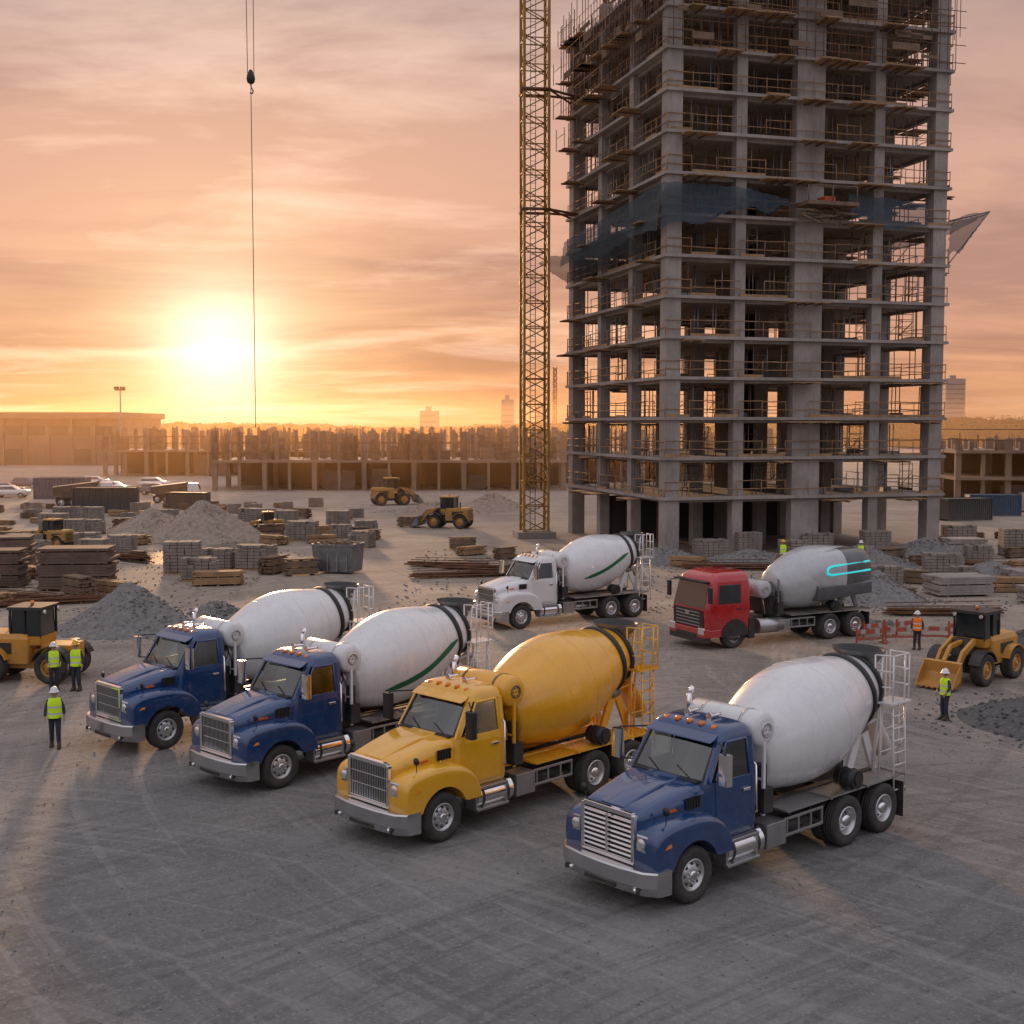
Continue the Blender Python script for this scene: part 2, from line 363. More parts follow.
        for y in (-.6,-.3,0,.3,.6):
            l=MB(); zz=2.97+.03*(abs(y)<.5)
            l.loft([rr(-1.1,-1.24,.055,.03,zz,2),rr(-1.13,-1.22,.04,.03,zz+.075,2)]); l.v=[(a,b+y,c) for a,b,c in l.v]
            P(l,'marker_light',AMBER)
        for y in (.28,-.28):
            hn=MB(); hn.lathe([(0,.075),(.06,.05),(.3,.025),(.36,.03)],(-1.4,y,3.13),(-1,0,0),(0,1,0),(0,0,1),n=14,caps=(True,True)); P(hn,'air_horn',CHROME)
        def hw(z): return 1.03 if z<=1.95 else (1.03-(z-1.95)*.13 if z<2.1 else 1.01-(z-2.1)*(.085/.7)+.004)
        for sy in (1,-1):
            d=MB()
            def col(x0,x1,z,o): return [(x0,sy*(hw(z)+o),z),(x1,sy*(hw(z)+o),z)]
            zs=[(1.08,-.76,-1.76),(1.5,-.74,-1.78),(1.95,-.72,-1.78),(2.1,-.72,-1.78)]
            rg=[]
            for z,a,b_ in zs:
                O=col(a,b_,z,.018); I=col(a,b_,z,-.03); rg.append([O[0],O[1],I[1],I[0]])
            d.loft(rg,sm=False)
            d.tube([(-.74,sy*(hw(2.1)-.0),2.1),(-1.13,sy*(hw(2.78)-.0),2.78),(-1.74,sy*(hw(2.78)),2.78),(-1.76,sy*(hw(2.1)),2.1)],.028,n=8)
            D=P(d,'door',paint,bevel=.008)
            wv=MB(); q0=hw(2.1)-.01; q1=hw(2.78)-.01; wv.add([(-.75,sy*q0,2.1),(-1.76,sy*q0,2.1),(-1.74,sy*q1,2.78),(-1.13,sy*q1,2.78)],[(0,1,2,3)])
            make(wv,'window',CGL,parent=D,recalc=False)
            hb=MB(); hb.box(-1.7,-1.5,sy*1.05,sy*1.09,1.8,1.86); make(hb,'handle',CHROME,parent=D,bevel=.01)
            gr=MB(); gr.tube([(-1.88,sy*1.04,1.3),(-1.88,sy*1.1,1.35),(-1.88,sy*1.07,2.25),(-1.88,sy*1.0,2.3)],.018,n=8); P(gr,'grab_rail',CHROME)
            em=MB(); em.loft([[(.2,sy*.88,1.72),(.45,sy*.845,1.7),(.45,sy*.845,1.745),(.24,sy*.88,1.77)],[(.2,sy*.9,1.72),(.45,sy*.865,1.7),(.45,sy*.865,1.745),(.24,sy*.9,1.77)]],sm=False); P(em,'hood_emblem',ORNG)
            mr=MB(); ring4=[rr(-.5,-.66,.12,.04,z,2) for z in (2.15,2.2,2.68,2.73)]
            mr.loft([[(a,b+sy*1.38,c) for a,b,c in r_] for r_ in ring4],m=0)
            mr.tube([(-.72,sy*.98,2.15),(-.6,sy*1.36,2.13),(-.6,sy*1.36,2.76),(-.95,sy*.92,2.8)],.018,n=8,m=1)
            P(mr,'mirror',[CHROME if paint is not YELL else BLACK,BLACK],auto=40)
            hm=MB(); hm.tube([(.6,sy*.98,1.5),(.68,sy*1.06,1.8)],.01); hm.lathe([(0,.02),(.02,.08),(.05,.08),(.07,.02)],(.65,sy*1.06,1.84),(1,0,0),(0,1,0),(0,0,1),n=14); P(hm,'hood_mirror',BLACK)
            st=MB(); st.box(-.98,-1.95,sy*.75,sy*1.15,.42,.48); st.box(-.98,-1.95,sy*.8,sy*1.12,.88,.94); st.box(-.98,-1.03,sy*.78,sy*1.1,.45,.9); st.box(-1.9,-1.95,sy*.78,sy*1.1,.45,.9); P(st,'step',ALU,bevel=.01)
            ft=MB(); ft.cyl((-1.05,sy*.82,.68),(-2.15,sy*.82,.68),.28,n=28)
            for x in (-1.2,-1.95): ft.cyl((x,sy*.82,.68),(x-.06,sy*.82,.68),.292,n=28,m=1)
            P(ft,'fuel_tank',[CHROME,BLACK],auto=40)
        ex=MB(); ex.cyl((-2.14,-.86,1.0),(-2.14,-.86,2.9),.085,n=14); ex.tube([(-2.14,-.86,2.9),(-2.14,-.86,3.3),(-2.24,-.86,3.42)],.055,n=12); ex.cyl((-2.14,-.86,1.7),(-2.14,-.86,2.6),.11,n=14)
        P(ex,'exhaust_stack',CHROME)
    else:
        c=MB()
        c.loft([rr(*a) for a in ((1.28,-.75,1.12,.12,.55),(1.34,-.8,1.2,.16,.7),(1.38,-.8,1.22,.2,1.5),(1.35,-.8,1.22,.2,1.72),(1.12,-.8,1.16,.22,2.62),(1.02,-.8,1.12,.24,2.8),(.85,-.78,1.02,.26,2.95),(.5,-.72,.85,.24,3.04))])
        P(c,'cab',paint,auto=40)
        for sy in (1,-1):
            wl=MB(); wl.prism([(.64*math.cos(rad(a)),.53+.64*math.sin(rad(a))) for a in range(0,181,15)]+[(-.64,.5),(.64,.5)],'y',sy*1.0,sy*1.235)
            P(wl,'wheel_arch',BLACK)
        w=MB(); w.loft([[(1.36,-1.08,1.62),(1.36,1.08,1.62),(1.13,1.0,2.6),(1.13,-1.0,2.6)],[(1.385,-1.06,1.64),(1.385,1.06,1.64),(1.16,.98,2.58),(1.16,-.98,2.58)]],sm=False); P(w,'windshield',GLASS)
        v=MB(); v.box(1.1,1.4,-1.05,1.05,2.64,2.7); P(v,'sun_visor',BLACK,bevel=.02)
        g=MB()
        g.box(1.36,1.4,-1.02,1.02,.86,1.56,1)
        for z in (.93,1.06,1.19,1.32,1.45): g.box(1.4,1.425,-.8,.8,z-.02,z+.02,0)
        g.box(1.41,1.45,-.13,.13,1.3,1.46,0)
        P(g,'grille',[ALU,BLACK],bevel=.01)
        b=MB(); b.box(1.2,1.48,-1.24,1.24,.5,.84); b.box(.66,1.3,1.18,1.245,.5,.8); b.box(.66,1.3,-1.245,-1.18,.5,.8); bo=P(b,'bumper',paint,bevel=.04,seg=3)
        b=MB(); b.box(1.15,1.47,-1.2,1.2,.3,.498); b.box(1.46,1.495,-.7,.7,.52,.64); make(b,'bumper_vent',BLACK,parent=bo,bevel=.01)
        for sy in (1,-1):
            l=MB(); l.box(1.42,1.5,sy*.8,sy*1.2,.62,.9); P(l,'headlight',LAMP,bevel=.03)
            d=MB(); d.box(.95,-.35,sy*1.2,sy*1.235,1.2,1.75); d.loft([[(.95,sy*1.235,1.751),(-.35,sy*1.235,1.751),(-.35,sy*1.18,1.751),(.95,sy*1.18,1.751)],[(.8,sy*1.165,2.65),(-.35,sy*1.165,2.65),(-.35,sy*1.1,2.65),(.8,sy*1.1,2.65)]],sm=False); D=P(d,'door',paint)
            wv=MB(); wv.loft([[(.86,sy*1.24,1.8),(-.25,sy*1.24,1.8),(-.25,sy*1.19,2.55),(.74,sy*1.19,2.55)],[(.84,sy*1.25,1.81),(-.24,sy*1.25,1.81),(-.24,sy*1.2,2.54),(.73,sy*1.2,2.54)]],sm=False); make(wv,'window',GLASS,parent=D)
            hb=MB(); hb.box(-.05,-.28,sy*1.236,sy*1.26,1.55,1.6); make(hb,'handle',BLACK,parent=D)
            mr=MB(); mr.tube([(1.1,sy*1.15,2.6),(1.35,sy*1.42,2.55)],.02); mr.box(1.3,1.4,sy*1.32,sy*1.52,1.9,2.5); P(mr,'mirror',BLACK,bevel=.02)
            st=MB(); st.box(.55,-.5,sy*1.0,sy*1.2,.35,.42) ; P(st,'step',BLACK)
            cr=MB(); cr.box(-.66,-.95,sy*.9,sy*1.24,.36,1.2); P(cr,'corner_panel',BLACK,bevel=.02)
        ft=MB(); ft.cyl((-1.3,.85,.75),(-2.5,.85,.75),.3,n=24); P(ft,'fuel_tank',ALU)
    ch=MB()
    for sy in (1,-1):
        ch.box(.9,-7.0,sy*.36,sy*.46,.72,.98)
        ch.box(-2.2,-6.9,sy*.34,sy*.5,1.0,1.16,1)
    for x in (-.3,-2.6,-3.6,-4.2,-5.5,-6.95): ch.box(x,x-.12,-.36,.36,.75,.95)
    for x in (0,-4.85,-6.2):
        ch.cyl((x,-.95,.53),(x,.95,.53),.08,n=10)
        if x<-1: ch.cyl((x+.16,0,.55),(x-.16,0,.55),.22,n=14)
    ch.box(-5.2,-5.85,.5,.62,.5,.75); ch.box(-5.2,-5.85,-.62,-.5,.5,.75)
    ch.cyl((.4,0,.7),(-4.7,0,.65),.06,n=8)
    ch.box(-2.0,-.3,-.4,.4,.6,1.1)
    for k in range(9):
        x=-2.8-k*.42; ch.tube([(x,.2,1.0),(x-.3,.48,1.05)],.02,n=6)
    P(ch,'chassis',[FRAME,paint if paint is YELL else FRAME],bevel=.008)
    for sy in (1,-1):
        sb=MB()
        sb.box(-2.25,-2.85,sy*.6,sy*1.08,.48,.97)
        for z in (.62,.95): sb.box(-2.85,-4.15,sy*1.0,sy*1.05,z-.03,z+.03)
        for x in (-2.92,-3.3,-3.72,-4.1): sb.box(x,x-.05,sy*.5,sy*1.02,.6,.66); sb.box(x,x-.05,sy*1.0,sy*1.046,.62,.95)
        P(sb,'side_guard',ALU,bevel=.008)
        at=MB(); at.cyl((-3.0,sy*.72,.68),(-3.9,sy*.72,.68),.15,n=18); P(at,'air_tank',FRAME if paint is not WHITE else ALU)
        pn=MB(); pn.box(-2.85,-7.0,sy*.52,sy*1.12,1.1,1.14)
        for x in (-4.2,-5.52,-6.95): pn.box(x,x-.05,sy*.55,sy*1.2,1.12,1.17)
        P(pn,'side_deck',ALU if paint is not YELL else YELL)
        pd=MB()
        pd.prism([(-2.2,1.14),(-2.32,2.3),(-2.46,2.3),(-2.75,1.14)],'y',sy*.4,sy*.48); P(pd,'drum_pedestal',frame_m,bevel=.008)
        pd=MB(); pd.prism([(-5.7,1.14),(-6.25,2.35),(-6.45,2.35),(-6.95,1.14),(-6.75,1.14),(-6.35,2.0),(-5.95,1.14)],'y',sy*.42,sy*.5); P(pd,'drum_pedestal',frame_m,bevel=.008)
    cw=MB(); cw.cyl((-5.15,.72,1.36),(-5.15,1.2,1.36),.2,n=22); cw.cyl((-5.15,1.2,1.36),(-5.15,1.23,1.36),.13,n=18); cw.cyl((-5.15,.85,1.36),(-5.15,.88,1.36),.22,n=22);cw.cyl((-5.15,1.05,1.36),(-5.15,1.08,1.36),.22,n=22)
    P(cw,'hose_reel',BLACK)
    hc=MB()
    hc.box(-2.1,-2.3,-.7,.7,1.15,1.9); hc.box(-2.3,-2.6,.55,.95,1.15,1.65); hc.cyl((-2.45,.75,1.65),(-2.45,.75,2.1),.12,n=14)
    for k in range(7): y=-.5+k*.17; hc.tube([(-2.2,y,1.9),(-2.35,y+.05,2.25),(-2.5,y*.5,2.4)],.018,n=6)
    P(hc,'hydraulic_pump',FRAME,bevel=.01)
    for sy in (1,-1):
        wheel(T,'steer',(0,sy*1.0,.53),sy)
        for x in (-4.85,-6.2): wheel(T,'dual',(x,sy*1.04,.53),sy)
        mf=MB(); mf.box(-6.86,-6.88,sy*.7,sy*1.22,.22,1.0); P(mf,'mudflap',BLACK)
        tl=MB(); tl.box(-7.02,-7.08,sy*.55,sy*.85,.75,.9); P(tl,'tail_light',REDL)
    pd=MB()
    pd.box(-2.3,-2.5,-.5,.5,2.0,2.3); pd.cyl((-2.35,0,2.0),(-2.66,0,2.07),.3,n=18)
    for z in (1.5,1.8): pd.box(-2.33,-2.4,-.9,.9,z,z+.05)
    for y in (-.88,.88): pd.box(-2.33,-2.4,y-.03,y+.03,1.1,2.6)
    P(pd,'drum_drive',frame_m,bevel=.008)
    pd=MB(); pd.box(-6.25,-6.45,-.5,.5,2.1,2.3); P(pd,'roller_beam',frame_m,bevel=.008)
    wx=-2.38 if not cabover else -1.7; wz=2.82 if not cabover else 2.2
    wt=MB(); wt.lathe([(-.92,.02),(-.92,.2),(-.89,.31),(-.83,.355),(.83,.355),(.89,.31),(.92,.2),(.92,.02)],(wx,0,wz),(0,1,0),(1,0,0),(0,0,1),n=36)
    WT=P(wt,'water_tank',drum)
    wb=MB()
    for y in (-.5,.5): wb.lathe([(y-.03,.36),(y-.03,.365),(y+.03,.365),(y+.03,.36)],(wx,0,wz),(0,1,0),(1,0,0),(0,0,1),n=32)
    for i in range(6):
        a=i*math.tau/6; wb.cyl((wx+.1*math.cos(a),.91,wz+.1*math.sin(a)),(wx+.1*math.cos(a),.945,wz+.1*math.sin(a)),.02,n=6)
    wb.lathe([(.92,.15),(.945,.15),(.945,.12),(.92,.12)],(wx,0,wz),(0,1,0),(1,0,0),(0,0,1),n=20)
    wb.tube([(wx,.5,wz-.34),(wx-.1,.55,2.0),(wx-.15,.7,1.2)],.025)
    make(wb,'tank_fitting',ALU if drum is not DYELL else WOODD,parent=WT)
    dr=MB(); dr.lathe(PROF,DO,DD,DU,DW,n=64,caps=(False,True))
    D=P(dr,'mixer_drum',drum)
    for s in (.5,1.4,2.25,3.1):
        sm_=MB(); sm_.lathe([(s,prof_r(s)-.004),(s+.008,prof_r(s)+.005),(s+.03,prof_r(s+.035)+.005),(s+.038,prof_r(s+.035)-.004)],DO,DD,DU,DW,n=64)
        make(sm_,'weld_seam',drum,parent=D)
    if not shroud:
        rg=MB(); rg.lathe([(3.66,.84),(3.66,.885),(3.72,.895),(3.8,.88),(3.82,.8)],DO,DD,DU,DW,n=48); make(rg,'drum_ring',BLACK,parent=D)
        rg=MB(); rg.lathe([(4.14,.69),(4.13,.75),(4.2,.77),(4.26,.75),(4.26,.6)],DO,DD,DU,DW,n=48); make(rg,'drum_ring',BLACK,parent=D)
    for sy in (1,-1):
        ro=MB(); ro.cyl((-6.2,sy*.42,2.08),(-6.5,sy*.42,2.15),.13,n=16); P(ro,'drum_roller',STEEL)
    if stripe:
        s0,s1,t0,t1,w0=stripe
        sp=MB(); n=34; A=[];B=[]
        for i in range(n+1):
            t=i/n; s=s0+(s1-s0)*t; th=t0+(t1-t0)*t
            wd=w0*min(1,t*6+.25)*min(1,(1-t)*5+.35)
            A.append(dpt(s,th+wd/prof_r(s),.01)); B.append(dpt(s,th-wd/prof_r(s),.01))
        for i in range(n): sp.add([A[i],A[i+1],B[i+1],B[i]],[(0,1,2,3)],0,True)
        make(sp,'stripe',GREEN,parent=D,recalc=False)
    if shroud:
        sh=MB()
        def sr(x,hw,t,b,r): return rryz(x,hw,t,b,r,8)
        S_=[(-3.7,1.1,3.25,1.75,.74),(-4.0,1.2,3.45,1.7,.8),(-4.4,1.26,3.56,1.62,.8),(-5.6,1.27,3.66,1.65,.75),(-6.5,1.22,3.68,1.75,.7),(-7.0,1.1,3.6,1.95,.6),(-7.15,.95,3.45,2.1,.5)]
        sh.loft([sr(*a) for a in S_[:4]]); sh.loft([sr(*a) for a in S_[3:]],m=1)
        sh.loft([rryz(-4.1,1.285,2.25,1.6,.1),rryz(-7.0,1.2,2.35,1.8,.1)],m=1)
        S=P(sh,'drum_shroud',[DGREY,SHROUD],auto=40)
        for sy in (1,-1):
            cs=MB()
            p0=[(-6.9,2.78),(-4.8,2.66),(-4.55,2.72),(-4.6,2.95),(-4.85,3.02),(-6.9,3.14)]
            for a,b_ in zip(p0[:-1],p0[1:]):
                fy=lambda x,z:(1.27 if x>-5.6 else 1.27+(x+5.6)*.06)-max(0,z-2.9)**2*.9
                cs.cyl((a[0],sy*fy(*a),a[1]),(b_[0],sy*fy(*b_),b_[1]),.045,n=8)
            make(cs,'stripe',CYAN,parent=S)
    else:
        hp=MB()
        def ell(x,z,a,b,n=28): return [(x+a*math.cos(math.tau*i/n),b*math.sin(math.tau*i/n),z) for i in range(n)]
        hp.loft([ell(-6.95,3.2,.2,.25),ell(-6.95,3.5,.32,.42),ell(-6.9,3.76,.48,.62),ell(-6.9,3.8,.5,.64)],caps=(False,False))
        hp.loft([ell(-6.9,3.8,.5,.64),ell(-6.9,3.78,.45,.59),ell(-6.95,3.45,.25,.34)],caps=(False,True),m=1)
        P(hp,'charge_hopper',[STEEL,BLACK],recalc=False)
        cu=MB()
        cu.loft([[(x,.34*math.cos(rad(a)),z+.3*math.sin(rad(a))) for a in range(180,361,15)] for x,z in ((-6.95,2.5),(-7.25,2.2),(-7.6,1.75),(-7.75,1.5))],closed=False,caps=(False,False))
        c2=P(cu,'chute',frame_m,recalc=False); so=c2.modifiers.new('Solidify','SOLIDIFY'); so.thickness=.03
        cf=MB()
        for sy in (1,-1):
            cf.tube([(-6.7,sy*.55,1.1),(-7.0,sy*.55,3.65)],.035,n=8); cf.tube([(-7.05,sy*.5,1.1),(-7.1,sy*.5,2.6)],.035,n=8)
            cf.tube([(-7.0,sy*.55,2.3),(-6.4,sy*.5,2.2)],.03,n=8); cf.tube([(-6.75,sy*.55,1.5),(-7.07,sy*.5,2.2)],.025,n=8)
        cf.tube([(-6.97,-.55,3.5),(-6.97,.55,3.5)],.03,n=8); cf.tube([(-7.1,-.5,2.2),(-7.1,.5,2.2)],.03,n=8)
        P(cf,'rear_frame',frame_m)
        ld=MB()
        for x in (-6.72,-7.18): ld.tube([(x,1.08,.7),(x-.05,.98,2.7),(x-.05,.98,3.75)],.022,n=8)
        for i in range(8): z=.8+i*.27; ld.tube([(-6.73,1.08-.05*i/8*2,z),(-7.19,1.08-.05*i/8*2,z)],.017,n=6)
        ld.box(-6.6,-7.4,.5,1.05,2.68,2.72)
        for z in (3.05,3.4,3.75):
            ld.tube([(-6.75,.98,z),(-6.65,.6,z)],.017,n=6); ld.tube([(-7.23,.98,z),(-7.4,.98,z),(-7.4,.5,z)],.017,n=6)
        for p in ((-6.65,.6),(-7.4,.98),(-7.4,.5),(-7.23,.5)): ld.tube([(p[0],p[1],2.7),(p[0],p[1],3.75)],.02,n=6)
        for p in ((-6.65,.75),(-7.4,.75)): ld.tube([(p[0],p[1],1.15),(p[0],p[1],2.7)],.02,n=6)
        for z in (1.6,2.1): ld.tube([(-6.65,.75,z),(-7.4,.75,z)],.016,n=6); ld.tube([(-7.4,.75,z),(-7.2,1.03,z+.3)],.016,n=6)
        ld.tube([(-6.75,.98,3.75),(-7.23,.98,3.75)],.017,n=6)
        P(ld,'ladder',frame_m)
    return T
def heading(a): return math.pi+rad(a)
build_truck((2.6,23.35,0),heading(41),BLUE,DWHITE,'blue mixer truck with white drum and chrome slatted grille',grille='slats')
build_truck((-2.25,26.7,0),heading(45),YELL,DYELL,'yellow mixer truck with yellow drum parked between blue trucks',frame_m=YELL)
build_truck((-6.4,30.6,0),heading(46),BLUE,DWHITE,'blue mixer truck with white drum bearing green stripe',stripe=(.75,3.6,-.42,-.02,.09))
build_truck((-10.2,34.3,0),heading(46),BLUE,DWHITE,'blue mixer truck with plain white drum at row end')
build_truck((-.2,54.5,0),heading(33),WHITE,DWHITE,'white mixer truck with green stripe on drum by tower',stripe=(.8,3.5,-.3,.12,.08))
build_truck((8.25,49.9,0),heading(26.5),RED,DGREY,'red flat-nosed mixer truck with dark cyan-striped drum cover',cabover=True,shroud=True,frame_m=STEEL)
# ---------------------------------------------------------------- tower
def lev(i): return 4.0+2.67*i
NL=14
TW=root('tower_under_construction',(10.2,83,0),rad(16),'unfinished concrete high-rise frame with scaffolding and props','building')
W,Dp=21.0,20.0
XS=[.45,5.3,10.4,15.7,20.5]; YS=[.45,6.8,13.2,19.5]
top=lev(NL-1)
for i,x in enumerate(XS):
    for j,y in enumerate(YS):
        m=MB(); w=.52 if (i in(0,4) and j in (0,3)) else .38; wx=1.05 if (i==2 and j==0) else w
        z=top+(.0 if (i+j)%2 else 1.4); m.box(x-wx,x+wx,y-w,y+w,0,z)
        for a in range(7):
            dx=U(-wx*.8,wx*.8);dy=U(-w*.8,w*.8); m.cyl((x+dx,y+dy,z),(x+dx+U(-.1,.1),y+dy,z+U(.8,1.8)),.035,n=4,m=1)
        make(m,'column',[CONC,RUST],parent=TW)
for i in range(NL):
    z=lev(i); m=MB(); e=.28
    m.box(-e,W+e,-e,Dp+e,z-.2,z)
    for y in (.35,Dp-.65): m.box(.0,W,y,y+.3,z-.4,z-.202)
    for x in (.35,W-.65): m.box(x,x+.3,.66,Dp-.66,z-.4,z-.203)
    make(m,'floor_slab',CONC,parent=TW)
    o=.15
    for p_,q_ in ((Vector((-o,-o,z)),Vector((W+o,-o,z))),(Vector((-o,-o,z)),Vector((-o,Dp,z))),(Vector((W+o,-o,z)),Vector((W+o,Dp,z))),(Vector((-o,Dp+o,z)),Vector((W+o,Dp+o,z)))):
        m=MB(); d=(q_-p_); n=int(d.length/1.7)
        for k in range(n+1):
            a=p_+d*(k/n); m.cyl(a,a+Vector((U(-.04,.04),0,1.1)),.03,n=4)
            if k==n: break
            b=p_+d*((k+1)/n)
            for hh in (.5,1.05):
                if hh==.5 or R()<.7: m.cyl(a+Vector((0,0,hh+U(-.04,.04))),b+Vector((0,0,hh+U(-.04,.04))),.032,n=4,m=int(R()<.3))
            if R()<.3: m.box(0,d.length/n,-.02,.02,0,.18,1,Matrix.Translation(a)@Matrix.Rotation(math.atan2(d.y,d.x),4,'Z'))
        make(m,'guard_rail',[RAIL,WOOD],parent=TW)
    m=MB(); zc=z+2.2 if i<NL-1 else z+1.6
    dens=42 if i>6 else 20
    for k in range(dens*2):
        x=U(.3,W-.3); y=random.choice([U(.3,2),U(.3,2),U(.3,Dp)]) 
        if R()<.3: x,y=U(.3,1.5),U(.3,Dp)
        m.cyl((x,y,z),(x+U(-.05,.05),y,zc),.04,n=4,m=random.choice([0,2,1,2]))
    for k in range(10):
        x=U(1,W-3); y=U(.2,Dp-.5); l=U(1,3); m.cb((x+l/2,y,zc-.05),(l,.1,.14),m=1)
        y=U(1,Dp-3); m.cb((U(.3,3),y,zc-.05),(.1,l,.14),m=1)
    for k in range(8):
        m.cb((U(.8,W-.8),U(.6,6),z+.2),(U(.5,1.5),U(.4,1),U(.15,.4)),rz=U(-.3,.3),m=random.choice([0,1,2,3]))
    for k in range(8):
        x=U(.6,W-1.8); y=U(.1,2.5); ww=U(.8,1.3)
        for q in (0,ww): m.cyl((x+q,y,z),(x+q,y,z+2.1),.03,n=4,m=2)
        for q in (.5,1.0,1.5,2.0): m.cyl((x,y,z+q),(x+ww,y,z+q),.022,n=4)
        m.cyl((x,y,z+.4),(x+ww,y,z+1.4),.022,n=4)
        y=U(.6,Dp-1.8); x=U(.0,1.2)
        for q in (0,ww): m.cyl((x,y+q,z),(x,y+q,z+2.1),.03,n=4,m=2)
        for q in (.5,1.0,1.5,2.0): m.cyl((x,y,z+q),(x,y+ww,z+q),.022,n=4)
    stuff(make(m,'shoring_props',[RUST,WOODD,STEEL,BRICK],parent=TW))
    for k in range(18 if i>10 else (11 if i>7 else 6)):
        m=MB(); c=R()
        if c<.35: x=U(0,W-2); m.cb((x+1,-.75,z-.33),(U(1,2.6),U(.8,1.4),.07),rx=U(-.06,.06)); m.cb((x+.6,-.6,z-.415),(.09,1.8,.09),m=1); m.cb((x+1.4,-.6,z-.415),(.09,1.8,.09),m=1)
        elif c<.65:
            y=U(0,Dp-2); m.cb((-.8,y+1,z-.33),(U(.8,1.5),U(1,2.6),.07)); m.cb((-.7,y+1,z-.415),(1.9,.09,.09),m=1)
            if i>9:
                for yy in (y,y+2): m.cyl((-1.5,yy,z-.3),(-1.5,yy,z+U(.8,1.6)),.03,n=4,m=1)
                m.cyl((-1.5,y,z+.7),(-1.5,y+2,z+.7),.03,n=4,m=1)
        else:
            y=U(0,Dp-3); m.cb((W+.9,y+1,z-.33),(1.4,2.0,.07)); m.cb((W+.6,y+.5,z-.415),(2.3,.09,.09),m=1); m.cb((W+.6,y+1.6,z-.415),(2.3,.09,.09),m=1)
            if R()<.6:
                for yy in (y,y+2): m.cyl((W+1.55,yy,z-.3),(W+1.55,yy,z+.8),.03,n=4,m=1)
                m.cyl((W+1.55,y,z+.8),(W+1.55,y+2,z+.8),.03,n=4,m=1)
        make(m,'edge_formwork',[WOOD,WOODD],parent=TW)
m=MB(); m.box(9.4,9.65,9.5,12.5,0,top); m.box(12.1,12.35,9.5,12.5,0,top); m.box(9.65,12.1,12.25,12.5,0,top)
make(m,'core_wall',CONC2,parent=TW)
for i in range(NL-1):
    z=lev(i)
    for k in range(4):
        if R()<.12: m=MB(); m.box(XS[k]+.5,XS[k+1]-.5,19.3,19.5,z,z+2.1); make(m,'partition_wall',CONC2,parent=TW)
for k in range(4):
    m=MB(); m.box(XS[k]+.5,XS[k+1]-.5,13.0,13.2,0,3.4); make(m,'partition_wall',DARKI,parent=TW)  # ground-floor walls coloured dark to paint in the interior shade
m=MB(); zt=top
for k in range(34):
    x=k*W/33
    for y in (-.7,Dp+.5):
        m.cyl((x,y,zt-5.5),(x,y,zt+U(1.2,2.6)),.032,n=4)
for k in range(32):
    y=k*Dp/31; m.cyl((-.8,y,zt-5.5),(-.8,y,zt+U(1.2,2.8)),.032,n=4); m.cyl((W+.8,y,zt-3),(W+.8,y,zt+U(1.2,2.4)),.03,n=4)
for z in (-5,-3.8,-2.6,-1.5,-.4,.5,1.2):
    m.cyl((-.8,-.7,zt+z),(W+.8,-.7,zt+z),.03,n=4); m.cyl((-.8,-.7,zt+z),(-.8,Dp,zt+z),.03,n=4)
for k in range(40):
    x=U(0,W-2); m.cb((x,U(0,Dp),zt+U(.4,1.2)),(U(1,2.5),.08,U(.5,1.2)),m=1,rz=random.choice([0,1.57]))
for k in range(16):
    m.cb((-.8,U(0,Dp),zt+U(-4,1)),(.06,U(1,2.2),U(.3,.8)),m=1)
    m.cb((U(0,W),-.72,zt+U(-5,-.5)),(U(1,2.2),.06,U(.2,.5)),m=1)
stuff(make(m,'roof_scaffold',[RUST,WOODD],parent=TW))
zn=lev(7)
def net(pts,name='debris_net'):
    n=MB(); A,B,C,D_=[Vector(p) for p in pts]; k=16
    vs=[];fs=[]
    for i in range(k+1):
        for j in range(k+1):
            u=i/k;v=j/k; p=A.lerp(B,u).lerp(D_.lerp(C,u),v); p=p+Vector((U(-.05,.05),U(-.05,.05),-.5*math.sin(u*math.pi)*math.sin(v*math.pi)+.25*math.sin(u*9)*v+U(-.06,.06))); vs.append(p)
    for i in range(k):
        for j in range(k): a=i*(k+1)+j; fs.append((a,a+1,a+k+2,a+k+1))
    n.add(vs,fs,0,True); make(n,name,NET,parent=TW,recalc=False)
net([(-.5,-.5,zn+1.9),(-.5,Dp,zn+.8),(-.9,Dp,zn-1.4),(-1.0,-.5,zn-1.3)])
net([(-.5,-.5,zn+1.9),(5,-.5,zn+1.8),(5,-.8,zn+.2),(-.9,-.9,zn-1.3)])
net([(5,-.5,zn+1.8),(8.5,-.5,zn+1.2),(8.5,-.8,zn+.5),(5,-.8,zn+.2)])
net([(13,-.5,zn+1.8),(19,-.5,zn+1.4),(19,-.9,zn-.5),(13,-.9,zn-.1)])
net([(W+.3,0,zn-.6),(W+.3,12,zn-.6),(W+3.6,12,zn+1.3),(W+3.5,0,zn+1.1)])
net([(W+.3,0,zn+.2),(W+3.5,0,zn+1.1),(W+2.0,0,zn-.9),(W+.3,0,zn-2.2)])
net([(-.5,2,zn-2.2),(-.5,19,zn-2.6),(-3.0,19,zn-1.2),(-2.6,2,zn-1.0)])
m=MB()
for y in (0,4,8,12):
    m.tube([(W+.3,y,zn-2.6),(W+3.6,y,zn+1.2),(W+.3,y,zn+.4)],.04,n=4)
m.tube([(W+3.6,0,zn+1.2),(W+3.6,12,zn+1.2)],.04,n=4)
make(m,'net_bracket',STEEL,parent=TW)
m=MB(); zl=lev(7)+.9
m.box(9.0,12.8,-2.2,-.35,zl-.25,zl)
for x in (9.1,10.9,12.7): m.cyl((x,-2.1,zl),(x,-2.1,zl+1.0),.04,n=5,m=0)
m.cyl((9.1,-2.1,zl+1.0),(12.7,-2.1,zl+1.0),.04,n=5,m=0); m.box(10.4,11.2,-1.9,-.9,zl+.002,zl+.35,1)
